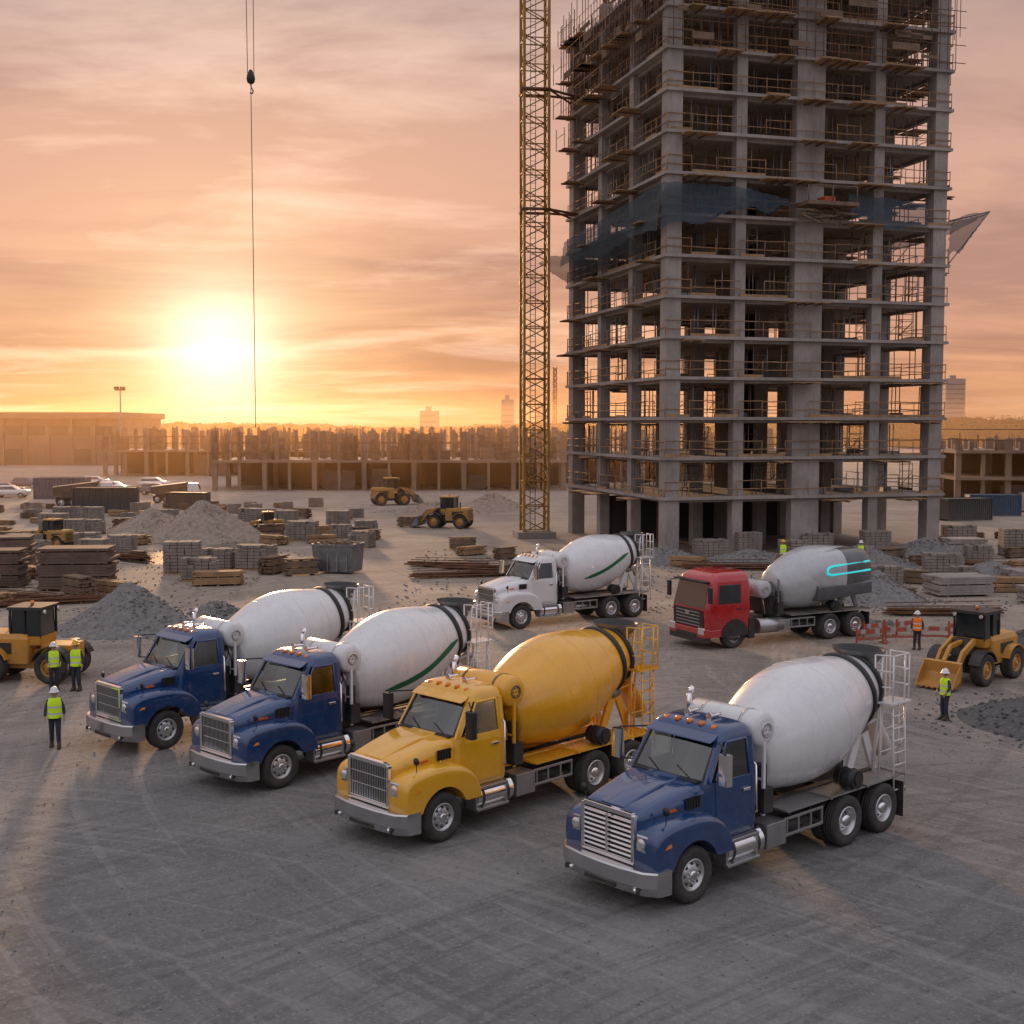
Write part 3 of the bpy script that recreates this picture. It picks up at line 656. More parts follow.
for k in range(26): m.cb((10.9+U(-1.5,1.5),-1.2+U(-.7,.5),zl-.2-U(.1,1.0)),(U(.6,1.8),.1,.1),rz=U(-.6,.6),ry=U(-.4,.4))
make(m,'loading_platform',[WOODD,WRED],parent=TW)
# ---------------------------------------------------------------- crane
CR=root('tower_crane',(1.75,98,0),rad(8),'yellow lattice tower crane tied to concrete high-rise','crane')
m=MB(); h=52; b=.95; n=26; sh=h/n
for sx in (-b,b):
    for sy in (-b,b): m.box(sx-.1,sx+.1,sy-.1,sy+.1,.5,h,0)
cs=[(-b,-b),(b,-b),(b,b),(-b,b)]
for k in range(n):
    z0=.5+k*(h-.5)/n; z1=.5+(k+1)*(h-.5)/n
    for q in range(4):
        p,r=cs[q],cs[(q+1)%4]
        m.cyl((*p,z0),(*r,z0),.05,n=5)
        zm=(z0+z1)/2
        m.cyl((*p,z0),(*r,zm),.045,n=5); m.cyl((*r,zm),(*p,z1),.045,n=5)
for x in (-.3,.1): m.cyl((x,.2,.5),(x,.2,h),.03,n=4,m=1)
for k in range(120): m.cyl((-.3,.2,1+k*.42),(.1,.2,1+k*.42),.02,n=4,m=1)
make(m,'mast',[CRY,STEEL],parent=CR)
m=MB(); m.box(-1.5,1.5,-1.5,1.5,0,.5); make(m,'crane_base',CONC2,parent=CR,bevel=.03)
m=MB()
for z in (25.3,34.3):
    m.tube([(b,-b,z),(4.2,1.5,z)],.1,n=6); m.tube([(b,b,z),(4.2,1.7,z)],.1,n=6); m.tube([(b,-b,z),(4.0,4.0,z)],.08,n=6)
    for q in range(4): m.cyl((cs[q][0]*1.1,cs[q][1]*1.1,z),(cs[(q+1)%4][0]*1.1,cs[(q+1)%4][1]*1.1,z),.12,n=6)
make(m,'wall_tie',RUST,parent=CR)
jd=math.atan2(88-98,-18.45-1.75)-rad(8)
m=MB(); T_=Matrix.Rotation(jd,4,'Z')
def TJ(x,y,z): return T_@Vector((x,y,z))
for k in range(26):
    x=k*1.4; x2=x+1.4
    for y in (-.6,.6):
        m.cyl(TJ(x,y,53.2),TJ(x2,y,53.2),.07,n=5); m.cyl(TJ(x,y,53.2),TJ(x+.7,0,54.4),.04,n=5); m.cyl(TJ(x2,y,53.2),TJ(x+.7,0,54.4),.04,n=5)
    m.cyl(TJ(x,-.6,53.2),TJ(x,.6,53.2),.04,n=5)
    if k: m.cyl(TJ(x-.7,0,54.4),TJ(x+.7,0,54.4),.07,n=5)
make(m,'jib',CRY,parent=CR)
m=MB()
for y in (-.6,.6): m.cyl(TJ(0,y,53.2),TJ(-12,y,53.2),.1,n=5)
m.box(-12,-9,-.9,.9,51.6,53.3,1,T_)
make(m,'counter_jib',[CRY,CONC],parent=CR)
m=MB(); m.box(-.9,.9,-.9,.9,52,54.6,0); m.box(.95,2.1,-.6,.8,51.8,53.6,1); m.tube([TJ(0,0,54.6),TJ(0,0,58)],.1); m.tube([TJ(0,0,58),TJ(22,0,54.4)],.04); m.tube([TJ(0,0,58),TJ(-11,0,53.2)],.04)
make(m,'operator_cab',[CRY,GLASS],parent=CR)
HK=root('crane_hook',(-18.0,88,0),0,'dark crane hook block on long steel cables','crane hook')
m=MB(); m.cyl((-.22,0,33.0),(-.3,0,53.1),.025,n=5); m.cyl((.22,0,33.0),(.3,0,53.1),.025,n=5); m.cyl((0,0,32.3),(0,0,8.6),.028,n=5); make(m,'cable',BLACK,parent=HK)
m=MB(); m.lathe([(0,.03),(.15,.25),(.4,.3),(.7,.25),(1.0,.1)],(0,0,32.2),(0,0,1),(1,0,0),(0,1,0),n=16); make(m,'hook_block',BLACK,parent=HK)
m=MB(); m.tube([(.0,0,32.2),(.02,0,32.0),(.16,0,31.8),(.1,0,31.6),(-.08,0,31.65)],.05,n=6); make(m,'hook',STEEL,parent=HK)
# ---------------------------------------------------------------- low frame buildings
def frame_bld(loc,rot,Wd,Dd,bay,floors,fh,label,mat=CONCF,upper=True,panels=20,group=None,uh=(3.3,4.0)):
    B=root('concrete_frame_building',loc,rot,label,'building',group)
    nx=int(Wd/bay)
    for f in range(floors):
        m=MB(); m.box(-.4,Wd+.4,-.4,Dd+.4,(f+1)*fh-.35,(f+1)*fh); make(m,'floor_slab',mat,parent=B)
    for i in range(nx*2+1):
        for y in (0,Dd/2,Dd-.5):
            if i%2 and y>0: continue
            w_=.32 if i%2==0 else .18
            m=MB(); m.box(i*bay/2-w_,i*bay/2+w_,y,y+.5,0,floors*fh-.351); make(m,'column',mat,parent=B)
    m=MB(); m.box(0,Wd,Dd*.9,Dd*.9+.2,0,floors*fh-.36); make(m,'inner_wall',DARKI,parent=B)  # near-black back wall, bay shade put into its colour
    for k in range(nx):
        if R()<.3: m=MB(); x=k*bay+.5; m.box(x,x+bay*U(.3,.8),Dd*.3,Dd*.3+.3,0,fh*U(.4,.8)); make(m,'inner_wall',CONC2,parent=B)
    z=floors*fh
    if upper:
        for i in range(nx*4+1):
            for y in (0,Dd*.5,Dd-.6):
                if i%4 and R()<.35: continue
                m=MB(); hh=U(*uh); w_=.22 if i%4 else .45; m.box(i*bay/4-w_,i*bay/4+w_,y,y+.5,z,z+hh,0)
                for q in range(2): m.cyl((i*bay/4+U(-.15,.15),y+.3,z+hh),(i*bay/4+U(-.2,.2),y+.3,z+hh+U(.1,.35)),.035,n=4,m=1)
                make(m,'starter_column',[random.choice([mat,RUSTB,mat]),RUST],parent=B)
        for k in range(panels):
            m=MB(); x=U(0,Wd-2.5); y=random.choice([U(.6,3),U(.6,Dd)]); hh=U(1.2,uh[1]*.95); m.cb((x+1.2,y,z+hh/2),(U(.6,2.2),.15,hh)); make(m,'formwork_panel',random.choice([WOODD,RUSTB,mat]),parent=B)
        m=MB()
        for yy in (-.3,Dd*.5):
            for k in range(int(Wd/2)):
                x=k*2; hh=U(2.0,uh[1]); m.cyl((x,yy,z),(x+U(-.1,.1),yy,z+hh),.04,n=4)
            for zz in (1.1,2.3): m.cyl((0,yy,z+zz),(Wd,yy,z+zz),.04,n=4)
        stuff(make(m,'scaffold_tubes',[RUST],parent=B))
    return B
frame_bld((-40,168,0),0,47,16,6.7,1,4.1,'long low concrete frame with timber formwork above',panels=36)
frame_bld((-70,215,0),rad(3),70,14,7,1,4.5,'distant low concrete frame with scaffolding',panels=40)
frame_bld((50,140,0),rad(-4),34,14,5.5,2,3.0,'two-storey concrete frame covered with props',panels=14,uh=(.6,1.4))
frame_bld((62,110,0),rad(-8),20,10,5,1,3.6,'low concrete frame beside blue cabins',panels=0,uh=(.5,1.2))
frame_bld((-6,190,0),rad(2),50,16,6.5,1,4.6,'low frame building behind the tower',panels=30)
H=root('industrial_hall',(-141,272,0),rad(3),'flat-roofed industrial hall with banded facade','building')
m=MB(); m.box(0,55,0,40,0,10.2); make(m,'wall',FAC,parent=H)
m=MB(); m.box(-.8,55.8,-1.2,41,10.2,11.6); make(m,'roof',FAC,parent=H,bevel=.05)
for k in range(12):
    m=MB(); m.box(k*4.9-.01,k*4.9+.8,-.5,0,0,10.19); make(m,'pilaster',FAC,parent=H)
for k in range(11):
    m=MB(); m.box(k*4.9+1.0,k*4.9+4.6,-.1,-.01,6.6,8.6); make(m,'window',CONT_D,parent=H)
    m=MB(); m.box(k*4.9+1.0,k*4.9+4.6,-.1,-.01,.2,3.6); make(m,'loading_door',FAC if k%3 else CONT_D,parent=H)
def mast(loc,h):
    Mt=root('floodlight_mast',loc,0,'tall floodlight mast with lamp cluster','light mast')
    m=MB(); m.cyl((0,0,0),(0,0,h),.22,.12,n=8); make(m,'pole',STEEL,parent=Mt)
    m=MB(); m.box(-1,1,-.15,.15,h-.1,h+.1); 
    for x in (-.8,-.3,.3,.8): m.cb((x,-.3,h+.35),(.4,.3,.5),rx=.3)
    make(m,'lamp_head',BLACK,parent=Mt)
mast((-71.8,230,0),15.2)
def block(x,y,w,d,h,label):
    B=root('distant_tower_block',(x,y,0),U(-.1,.1),label,'building','distant buildings on the skyline')
    m=MB(); m.box(0,w,0,d,0,h); m.box(w*.3,w*.6,d*.3,d*.6,h,h+2.5); make(m,'wall',HAZB,parent=B)
    m=MB(); k=int(h/3.4)
    for i in range(1,k): m.box(.6,w-.6,-.12,-.02,i*3.4,i*3.4+.9); m.box(-.12,-.02,.6,d-.6,i*3.4,i*3.4+.9)
    make(m,'window_band',FAC,parent=B)
block(311,900,14,14,42,'pale tall block on the skyline'); block(330,960,10,12,30,'pale block on the skyline')
block(-53,720,10,10,17,'square block rising above the trees'); block(-6,700,7,8,23,'slim block above the trees'); block(14,760,5,8,20,'slim block above the trees'); block(250,800,30,14,15,'low pale block on skyline')
SC=root('distant_lattice_mast',(20.5,600,0),0,'slender lattice mast above the skyline','mast')
m=MB()
for a,b_ in ((-1,-1),(1,-1),(0,1)): m.cyl((a,b_,0),(a*.7,b_*.7,36),.22,n=4)
for k in range(14): m.cyl((-1,-1,k*2.6),(1,-1,k*2.6+2.6),.15,n=4); m.cyl((1,-1,k*2.6),(-1,-1,k*2.6+2.6),.15,n=4)
make(m,'lattice',RUST,parent=SC)
# ---------------------------------------------------------------- tree line
def treeh(x,y): return 9.2+2.2*noise.noise((x*.012,y*.004,0))+1.4*noise.noise((x*.07,y*.03,3))+.8*noise.noise((x*.25,y*.1,7))+(2.2 if x>90 else 0)
m=MB()
for k in range(32000):
    a=U(-34,34); d=U(430,520)
    x=d*math.tan(rad(a)); hh=treeh(x,0)
    z=hh*(R()**.4); s=U(.3,.8); c=Vector((x,d,z))
    m.add([c+Vector((U(-s,s),U(-s,s),U(-s,s)*.7)) for _ in range(3)],[(0,1,2)])
tl=make(m,'tree_line',LEAF,recalc=False); stuff(tl); tag(tl,'dark line of distant trees along the horizon','trees')
m=MB()
x=-420
while x<420:
    z=treeh(x,0)-.3; m.box(x,x+1.5,500,503,0,z); x+=1.5
tl=make(m,'distant_wood',LEAF); stuff(tl); tag(tl,'solid dark mass of distant woodland','trees')
# ---------------------------------------------------------------- piles
def pile(name,loc,rx,ry,h,mat,label,seed):
    m=MB(); nr,na=22,64; vs=[(0,0,h*.95)]
    for i in range(1,nr+1):
        t=i/nr
        for j in range(na):
            a=j*math.tau/na; q=1+.16*noise.noise((math.cos(a)*1.3+seed,math.sin(a)*1.3,seed))
            x=rx*t*q*math.cos(a);y=ry*t*q*math.sin(a)
            z=h*(1-t)**1.15*(1+.12*noise.noise((x*.8,y*.8,seed)))+.1*noise.noise((x*4,y*4,seed))*(1-t)*2
            z=min(z,h*.95)
            if i==nr: z=-.03
            vs.append((x,y,z))
    fs=[(0,1+j,1+(j+1)%na) for j in range(na)]
    for i in range(nr-1):
        for j in range(na): a=1+i*na+j;b_=1+i*na+(j+1)%na; fs.append((a,a+na,b_+na,b_))
    m.add(vs,fs,0,True)
    for k in range(700):
        a=U(0,math.tau); t=U(.15,1.3); s=U(.015,.05); x=rx*t*math.cos(a);y=ry*t*math.sin(a); z=max(0,h*(1-t)**1.15 if t<1 else 0)
        m.cb((x,y,z+s*.2),(s*2,s*1.6,s*1.3),rz=U(0,3),rx=U(0,1))
    o=make(m,name,mat,loc=loc); tag(o,label,'gravel pile'); return o
pile('gravel_pile',(-16.4,53.5,0),3.4,2.8,2.15,GRAVEL,'tall conical grey gravel heap beside stacked panels',1)
pile('gravel_pile',(-13.4,56.5,0),2.0,1.6,.9,GRAVEL,'low grey gravel heap behind the mixer trucks',9)
pile('sand_pile',(-24,97,0),5.2,4.5,3.1,GRAVB,'broad pale sandy heap in material yard',2)
pile('sand_pile',(-30,104,0),4.2,4.5,2.0,GRAVB,'low pale sandy heap in material yard',12)
pile('gravel_pile',(-2,131,0),4,3.5,1.9,GRAVB,'small pale heap near crane base',3)
pile('gravel_pile',(-8,126,0),5,3.5,1.2,GRAVB,'low pale heap near crane base',13)
pile('gravel_pile',(18.4,62.5,0),2.6,2.4,1.6,GRAVEL,'small grey gravel heap near red truck',4)
pile('gravel_pile',(9.8,80,0),3.4,1.6,1.1,GRAVEL,'low rubble heap at tower foot',5)
pile('gravel_pile',(15,78,0),4.8,1.8,1.1,GRAVEL,'low rubble heap at tower foot',15)
pile('gravel_pile',(22,78,0),3.8,1.8,1.4,GRAVEL,'low rubble heap at tower foot',6)
pile('gravel_pile',(28,84,0),3.6,1.8,1.3,GRAVEL,'low rubble heap at tower foot',16)
pile('crushed_stone_heap',(17.6,36.5,0),4.4,3.4,1.35,GRAVD,'dark crushed stone heap at yard edge',7)
pile('crushed_stone_heap',(20.5,47,0),3.4,2.6,1.5,GRAVD,'dark stone heap behind small loader',8)
pile('gravel_pile',(27,70,0),3.6,2.2,1.2,GRAVEL,'grey gravel heap beside slab stacks',10)
pile('gravel_pile',(14.4,55,0),2.6,1.2,.5,GRAVEL,'flat grey gravel spread behind red truck',11)
# ---------------------------------------------------------------- stacks
def block_stack(loc,rot,nx,ny,nz,bs,mat,label,group='stacked building materials in the yard',name='block_stack'):
    S=root(name,loc,rot,label,'building materials',group)
    m=MB(); w=nx*bs[0];d=ny*bs[1]
    for y in (-d/2+.05,0,d/2-.05): m.box(-w/2,w/2,y-.05,y+.05,0,.09)
    k=max(3,int(w/.2))
    for i in range(k): x=-w/2+(i+.5)*w/k; m.box(x-.06,x+.06,-d/2,d/2,.092,.12)
    make(m,'pallet',WOOD,parent=S)
    m=MB()
    for i in range(nx):
        for j in range(ny):
            for l in range(nz if R()<.8 else nz-random.randint(1,2)):
                m.cb((-w/2+(i+.5)*bs[0]+U(-.015,.015),-d/2+(j+.5)*bs[1],.125+(l+.5)*bs[2]),(bs[0]-.03,bs[1]-.03,bs[2]-.025),rz=U(-.03,.03))
    make(m,'block_layers',mat,parent=S); return S
def timber_stack(loc,rot,L_,n,layers,mat,label,th=.09,bw=.16,name='timber_stack'):
    S=root(name,loc,rot,label,'building materials','stacked building materials in the yard')
    m=MB()
    for q in (-.35,.35): m.cb((q*L_,0,.05),(.1,n*bw,.1))
    make(m,'bearer',WOODD,parent=S)
    m=MB(); z=.105
    for l in range(layers):
        for i in range(n):
            if l==layers-1 and R()<.3: continue
            m.cb((U(-.12,.12),(i-(n-1)/2)*bw,z+th/2),(L_*U(.95,1.02),bw*.93,th*.95),rz=U(-.008,.008))
        z+=th+.004
        if l%4==3:
            for q in (-.35,0,.35): m.cb((q*L_,0,z+.025),(.07,n*bw,.05))
            z+=.054
    make(m,'plank_layers',mat,parent=S); return S
b1=block_stack((-19.6,74,0),.1,5,3,9,(.42,.42,.2),BRICK,'pallet stacked high with grey concrete blocks')
b2=block_stack((-17.7,70.5,0),.05,5,3,6,(.4,.4,.2),BRICK,'pallet of grey concrete blocks')
b3=block_stack((-15.6,76,0),-.1,6,3,7,(.4,.4,.2),BRICK,'wide pallet of grey blocks')
for p,s in (((-18.0,76.5,0),b2),((-24.6,73,0),b2),((-36,98,0),b1),((-34,101,0),b2),((-13.3,97,0),b2),((-16,95,0),b3),((-19,105,0),b1),((-11.7,100,0),b2),((-22,110,0),b3),((-30,88,0),b2),((-40,112,0),b3),((-37,110,0),b1),((20.5,68,0),b2),((25.2,73,0),b3),((30,80,0),b2),((34,84,0),b1),((33,92,0),b3),((-24,114,0),b2),((-31,112,0),b3),((-33,93,0),b1),((-27,86,0),b3),((-14.5,104,0),b1),((-44,104,0),b2),((-46,108,0),b3),((-26.5,79,0),b1),((-33,84,0),b3),((13,81.5,0),b3),((18.5,82,0),b2),((24.5,84,0),b1),((16,84.5,0),b1),((21,86,0),b3)):
    clone(s,p,U(-.3,.3),U(.8,1))
t1=timber_stack((-16.2,68.5,0),.2,2.6,8,7,WOOD,'stack of sawn timber planks')
t2=timber_stack((-14.2,74,0),1.2,2.0,6,9,WOODD,'stack of weathered timber planks')
for p,s in (((-12.4,73,0),t2),((-20.8,65.3,0),t1),((-25.5,60.5,0),t1),((-22.5,64.5,0),t2),((-14.2,93,0),t1),((-10.9,95.5,0),t2),((-17.6,92,0),t1),((-2.8,84.5,0),t1),((-.5,82,0),t2),((2,80.5,0),t1),((6,76,0),t2),((-3.5,88,0),t2),((26.5,66,0),t1),((24,79,0),t2),((31,75,0),t1),((29,63,0),t2),((-28,72,0),t1),((-36,82,0),t2),((-32,80,0),t1),((-12,98,0),t2),((-15,101,0),t1),((-19,98,0),t2),((-28,92,0),t1),((-37,92,0),t2),((-41,99,0),t1),((-20,118,0),t2),((-16,116,0),t1),((-26,108,0),t2),((-34,117,0),t1),((-9,108,0),t2),((4,74,0),t1),((11,77.5,0),t1),((17,76,0),t2),((20,80,0),t1)):
    clone(s,p,U(-.9,.9),U(.75,1))
random.seed(31)
for k in range(64):
    y=U(80,135); x=-y*U(.11,.42)
    if abs(x+24)<6 and abs(y-98)<8: continue
    clone(random.choice([b2,t1,t2,b3,t1,t2]),(x,y,0),U(-.8,.8),U(.45,.85))
for k in range(16):
    y=U(62,100); x=y*U(.31,.42); clone(random.choice([b2,t1,t2,t1]),(x,y,0),U(-.8,.8),U(.5,.8))
sl=timber_stack((23.2,64.6,0),.15,3.0,2,7,CONC,'stack of precast concrete slabs on bearers',th=.12,bw=1.0,name='concrete_slab_stack')
for p in ((26.6,61.5,0),(28.5,68.0,0),(19.8,73,0),(34,71,0),(37,78,0),(31.5,87,0)): clone(sl,p,U(-.2,.4),U(.8,1))
fp=timber_stack((-23.4,67,0),.08,3.8,1,13,RUSTB,'tall stack of brown formwork panels',th=.15,bw=2.2,name='formwork_stack')
clone(fp,(-28.4,68,0),.1,.9); clone(fp,(-31,76,0),.2,.9); clone(fp,(-25.5,71,0),.0,.6)
def rebar(loc,rot,L_,n,label,mat=RUST):
    m=MB()
    for k in range(n):
        y=random.gauss(0,.25); z=.05+abs(random.gauss(0,.14)); m.cyl((-L_/2+U(-.3,.3),y,z),(L_/2+U(-.3,.3),y+U(-.25,.25),z+U(-.03,.1)),.022,n=5)
    for q in (-.3,.3): m.cb((q*L_,0,.04),(.1,1.0,.08),m=1)
    o=make(m,'rebar_bundle',[mat,WOODD],loc=loc,rot=rot); tag(o,label,'rebar','loose rebar and pipe bundles'); return o
rb=rebar((-3.2,72,0),.2,5,50,'loose bundle of rusty rebar on timber bearers')
for p in ((-1.8,75.5,0),(-4,77,0),(1,73.5,0),(5,74,0),(-24.3,62.5,0),(-22.8,61,0),(23,81,0),(28,77,0),(-26,82,0),(13,76,0),(16,79,0),(20,57.5,0),(10,82,0),(19,77,0)): clone(rb,p,U(-.6,.6))
def skip(loc,rot,label):
    S=root('waste_skip',loc,rot,label,'skip')
    m=MB(); m.loft([[(-1.2,-.8,.1),(1.2,-.8,.1),(1.2,.8,.1),(-1.2,.8,.1)],[(-1.3,-.95,1.7),(1.3,-.95,1.7),(1.3,.95,1.7),(-1.3,.95,1.7)]],sm=False)
    for x in (-.9,-.3,.3,.9): m.cb((x,-.9,.9),(.08,.1,1.5),rx=-.09); m.cb((x,.9,.9),(.08,.1,1.5),rx=.09)
    m.box(-1.35,1.35,-1.0,-.9,1.65,1.76);m.box(-1.35,1.35,.9,1.0,1.65,1.76);m.box(-1.35,-1.25,-.9,.9,1.65,1.76);m.box(1.25,1.35,-.9,.9,1.65,1.76)
    make(m,'skip_body',STEEL,parent=S)
    m=MB()
    for k in range(50): m.cb((U(-1.1,1.1),U(-.8,.8),1.72+U(-.05,.12)),(U(.2,.7),.12,.08),rz=U(0,3),ry=U(-.3,.3))
    make(m,'waste_load',WOODD,parent=S)
    return S
skip((-10.4,74.5,0),-.25,'grey steel skip filled with timber offcuts')
def container(loc,rot,mat,label,L_=6,name='shipping_container',h=2.5):
    C=root(name,loc,rot,label,'container','site containers and cabins')
    m=MB(); n=int(L_/.28); pts=[]
    for i in range(n):
        x=-L_/2+i*L_/n; q=L_/n
        pts+=[(x,0),(x+q*.35,0),(x+q*.5,.06),(x+q*.85,.06)]
    w=2.4
    poly=[(x,-w/2+y) for x,y in pts]+[(L_/2,-w/2)]+[(L_/2,w/2)]+[(-x,w/2-y) for x,y in pts]+[(-L_/2,w/2)]
    m.prism(poly,'z',.15,h); 
    for x in (-L_/2,L_/2):
        for y in (-w/2,w/2): m.box(x-.06,x+.06,y-.06,y+.06,0,h+.05)
    for y in (-w/2,w/2): m.box(-L_/2,L_/2,y-.07,y+.05,0,.16); m.box(-L_/2,L_/2,y-.07,y+.05,h-.05,h+.06)
    make(m,'container_body',mat,parent=C)
    for y in (-.6,.6):
        m=MB(); m.box(L_/2+.02,L_/2+.06,y-.57,y+.57,.2,h-.1)
        for q in (-.3,.3): m.cyl((L_/2+.08,y+q,.2),(L_/2+.08,y+q,h-.1),.03,n=6)
        make(m,'door',mat,parent=C)
    return C
c1=container((-41,126,0),.1,CONT_D,'dark shipping container in material yard')
c2=container((-54,150,0),.05,CONT_B,'blue shipping container at yard edge')
clone(c2,(47,122,0),-.1,.8); clone(c2,(54,126,0),.1,.8); clone(c2,(60,121,0),0,.8); clone(c1,(42,116,0),.3,.8); clone(c1,(-60,138,0),.3,.8); clone(c1,(-34,131,0),-.2,.7); clone(c2,(-48,142,0),.3,.7)
# ---------------------------------------------------------------- machines
def loader(loc,rot,label,scale=1,name='wheel_loader',M=None,bw=1.2,bm_=None,nose=False):
    M=M or MACH
    T=root(name,loc,rot,label,'wheel loader' if not nose else 'construction vehicle',None,scale)
    m=MB(); m.loft([rr(-.2,-2.5,.85,.1,z,3) for z in (.75,.9,1.75)]+[rr(-.3,-2.4,.75,.15,1.95,3)],sm=False)
    if nose: m.loft([rr(-2.4,-4.6,.9,.1,z,3) for z in (.7,.85,1.6)]+[rr(-2.4,-4.5,.8,.15,1.75,3)],sm=False)
    for i in range(6): m.box(-2.52,-2.5,-.6,.6,.95+i*.14,1.0+i*.14,1)
    for sy in (1,-1):
        m.box(-2.0,-.9,sy*.84,sy*.87,1.15,1.6,1)
        if nose: m.box(-4.2,-2.9,sy*.89,sy*.915,1.0,1.4,1)
    m.cyl((-1.6,.4,1.9),(-1.6,.4,2.5),.06,n=8,m=1)
    make(m,'engine_body',[M,BLACK],parent=T,bevel=.03)
    m=MB(); m.box(-.2,1.3,-.4,.4,.6,1.3); m.prism([(.3,1.2),(1.2,1.2),(.9,1.9),(.6,1.9)],'y',-.35,.35) if not nose else m.box(.2,1.5,-.6,.6,.8,1.5); m.box(-2.4,1.2,-.5,.5,.5,.76)
    make(m,'front_frame',BLACK if not nose else M,parent=T,bevel=.03)
    m=MB(); m.loft([rr(.25,-1.0,.72,.08,1.5,3),rr(.3,-1.05,.75,.1,1.85,3)],sm=False)
    for x,y in ((.25,.7),(.25,-.7),(-1.0,.7),(-1.0,-.7),(-.4,.72),(-.4,-.72)): m.box(x-.04,x+.04,y-.03,y+.03,1.8,2.95,2)
    m.loft([rr(.4,-1.15,.82,.1,2.92,3),rr(.38,-1.12,.8,.12,3.04,3)],m=2 if bm_ else 0,sm=False)
    m.loft([rr(.24,-.99,.69,.06,1.86,3),rr(.2,-.97,.67,.06,2.9,3)],m=1,sm=False)
    make(m,'cab',[M,GLASS,BLACK],parent=T)
    if not nose:
        m=MB()
        for sy in (1,-1):
            m.prism([(.7,1.75),(1.6,1.25),(2.3,.45),(2.45,.55),(1.75,1.5),(.8,1.95)],'y',sy*.42,sy*.56)
            m.cyl((.5,sy*.3,1.0),(1.6,sy*.3,1.25),.07,n=8,m=1)
        m.prism([(.9,1.7),(1.8,1.6),(2.3,1.1),(2.4,1.15),(1.85,1.75),(.9,1.85)],'y',-.08,.08)
        make(m,'lift_arm',[M,CHROME],parent=T)
        m=MB(); pr=[(2.35,1.15),(2.3,.6),(2.4,.25),(2.75,.12),(3.15,.1),(3.15,.15),(2.8,.2),(2.5,.35),(2.42,.65),(2.48,1.1)]
        m.prism(pr,'y',-bw,bw)
        for sy in (1,-1): m.prism([(2.35,1.15),(2.3,.6),(2.4,.25),(2.75,.12),(3.15,.1),(2.75,.75)],'y',sy*bw,sy*(bw-.04))
        for k in range(7): m.cb((3.2,-bw+.1+k*(bw*2-.2)/6,.12),(.2,.09,.05))
        make(m,'bucket',bm_ or STEEL,parent=T)
    for x in ((-1.75,.85) if not nose else (-3.7,-1.75,.85)):
        for sy in (1,-1):
            wheel(T,'loader',(x,sy*.95,.68),sy,r=.68,w=.5,rim=MACH)
            f=MB(); f.loft([[(x+r_*math.cos(rad(a)),y,.68+r_*math.sin(rad(a))) for r_,y in ((.78,sy*.7),(.78,sy*1.22),(.83,sy*1.22),(.83,sy*.7))] for a in range(20,161,14)],sm=False); make(f,'mudguard',BLACK if x>0 else M,parent=T)
    for sy in (1,-1):
        l=MB(); l.cyl((.35,sy*.6,2.85),(.45,sy*.6,2.85),.08,n=10); make(l,'headlight',LAMP,parent=T)
    bc=MB(); bc.cyl((-.4,0,3.04),(-.4,0,3.2),.07,n=10); make(bc,'beacon',AMBER,parent=T)
    return T
def excavator(loc,rot,label,scale=1):
    M=MACHD
    T=root('excavator',loc,rot,label,'excavator',None,scale)
    for sy in (1,-1):
        m=MB(); pl=[(1.7*(1 if math.cos(rad(a))>0 else -1)+.42*math.cos(rad(a)),.45+.42*math.sin(rad(a))) for a in range(0,360,20)]
        m.prism(pl,'y',sy*.9,sy*1.4); 
        for k in range(18): m.cb((-1.7+k*.2,sy*1.15,.88),(.06,.52,.04)); 
        for k in range(5): m.cyl((-1.4+k*.7,sy*1.38,.3),(-1.4+k*.7,sy*1.44,.3),.15,n=12,m=1)
        make(m,'track',[BLACK,STEEL],parent=T)
    m=MB(); m.cyl((0,0,.7),(0,0,1.05),.7,n=20); m.box(-.8,.8,-.95,.95,.45,.75); make(m,'undercarriage',BLACK,parent=T)
    m=MB(); m.loft([rr(1.0,-2.3,1.25,.2,1.05,3),rr(1.0,-2.35,1.25,.2,1.6,3),rr(-.3,-2.3,1.2,.2,2.0,3)],sm=False); make(m,'engine_body',M,parent=T,bevel=.04)
    m=MB(); m.loft([rr(1.3,-.3,.45,.08,1.2,3),rr(1.35,-.3,.45,.1,2.1,3),rr(1.05,-.25,.42,.1,2.9,3)],m=0,sm=False); m.v=[(a,b+.72,c) for a,b,c in m.v]; m.box(1.3,1.36,.35,1.1,1.7,2.5,1); m.box(-.1,1.0,1.13,1.175,1.8,2.7,1); make(m,'cab',[M,GLASS],parent=T)
    m=MB(); m.prism([(.8,1.5),(1.0,2.6),(2.6,4.0),(4.6,3.6),(4.6,3.35),(2.7,3.55),(1.5,2.4),(1.2,1.4)],'y',-.25,.12); m.cyl((1.3,-.05,1.3),(2.5,-.05,3.4),.08,n=8,m=1); make(m,'boom',[M,CHROME],parent=T,bevel=.02)
    m=MB(); m.prism([(4.3,3.9),(4.8,3.9),(5.2,1.6),(4.95,1.5)],'y',-.2,.07); make(m,'stick',M,parent=T,bevel=.02)
    m=MB(); m.prism([(5.2,1.6),(5.4,1.0),(5.0,.5),(4.4,.45),(4.2,.8),(4.6,.7),(4.95,.95),(4.95,1.5)],'y',-.5,.4); make(m,'bucket',STEEL,parent=T)
    return T
loader((-16.3,43.0,0),rad(-6),'long orange-yellow site vehicle with dark cab beside two workers',.85,name='site_tractor',bm_=MACH,nose=True)
loader((15.9,42.8,0),rad(222),'bulky yellow loader with lowered bucket by stone heap',.8,bw=.85,bm_=MACH)
loader((-13,138,0),rad(20),'yellow wheel loader among distant stacks',1.0,M=MACHD)
loader((-5.7,107,0),rad(165),'yellow wheel loader working near crane base',.9,M=MACHD)
loader((-20,101,0),rad(200),'small yellow loader beside sandy heap',.6,M=MACHD)
loader((-33,89,0),rad(160),'small yellow loader between pallets',.7,M=MACHD)
excavator((-31,64,0),rad(30),'yellow excavator among formwork stacks',.8)
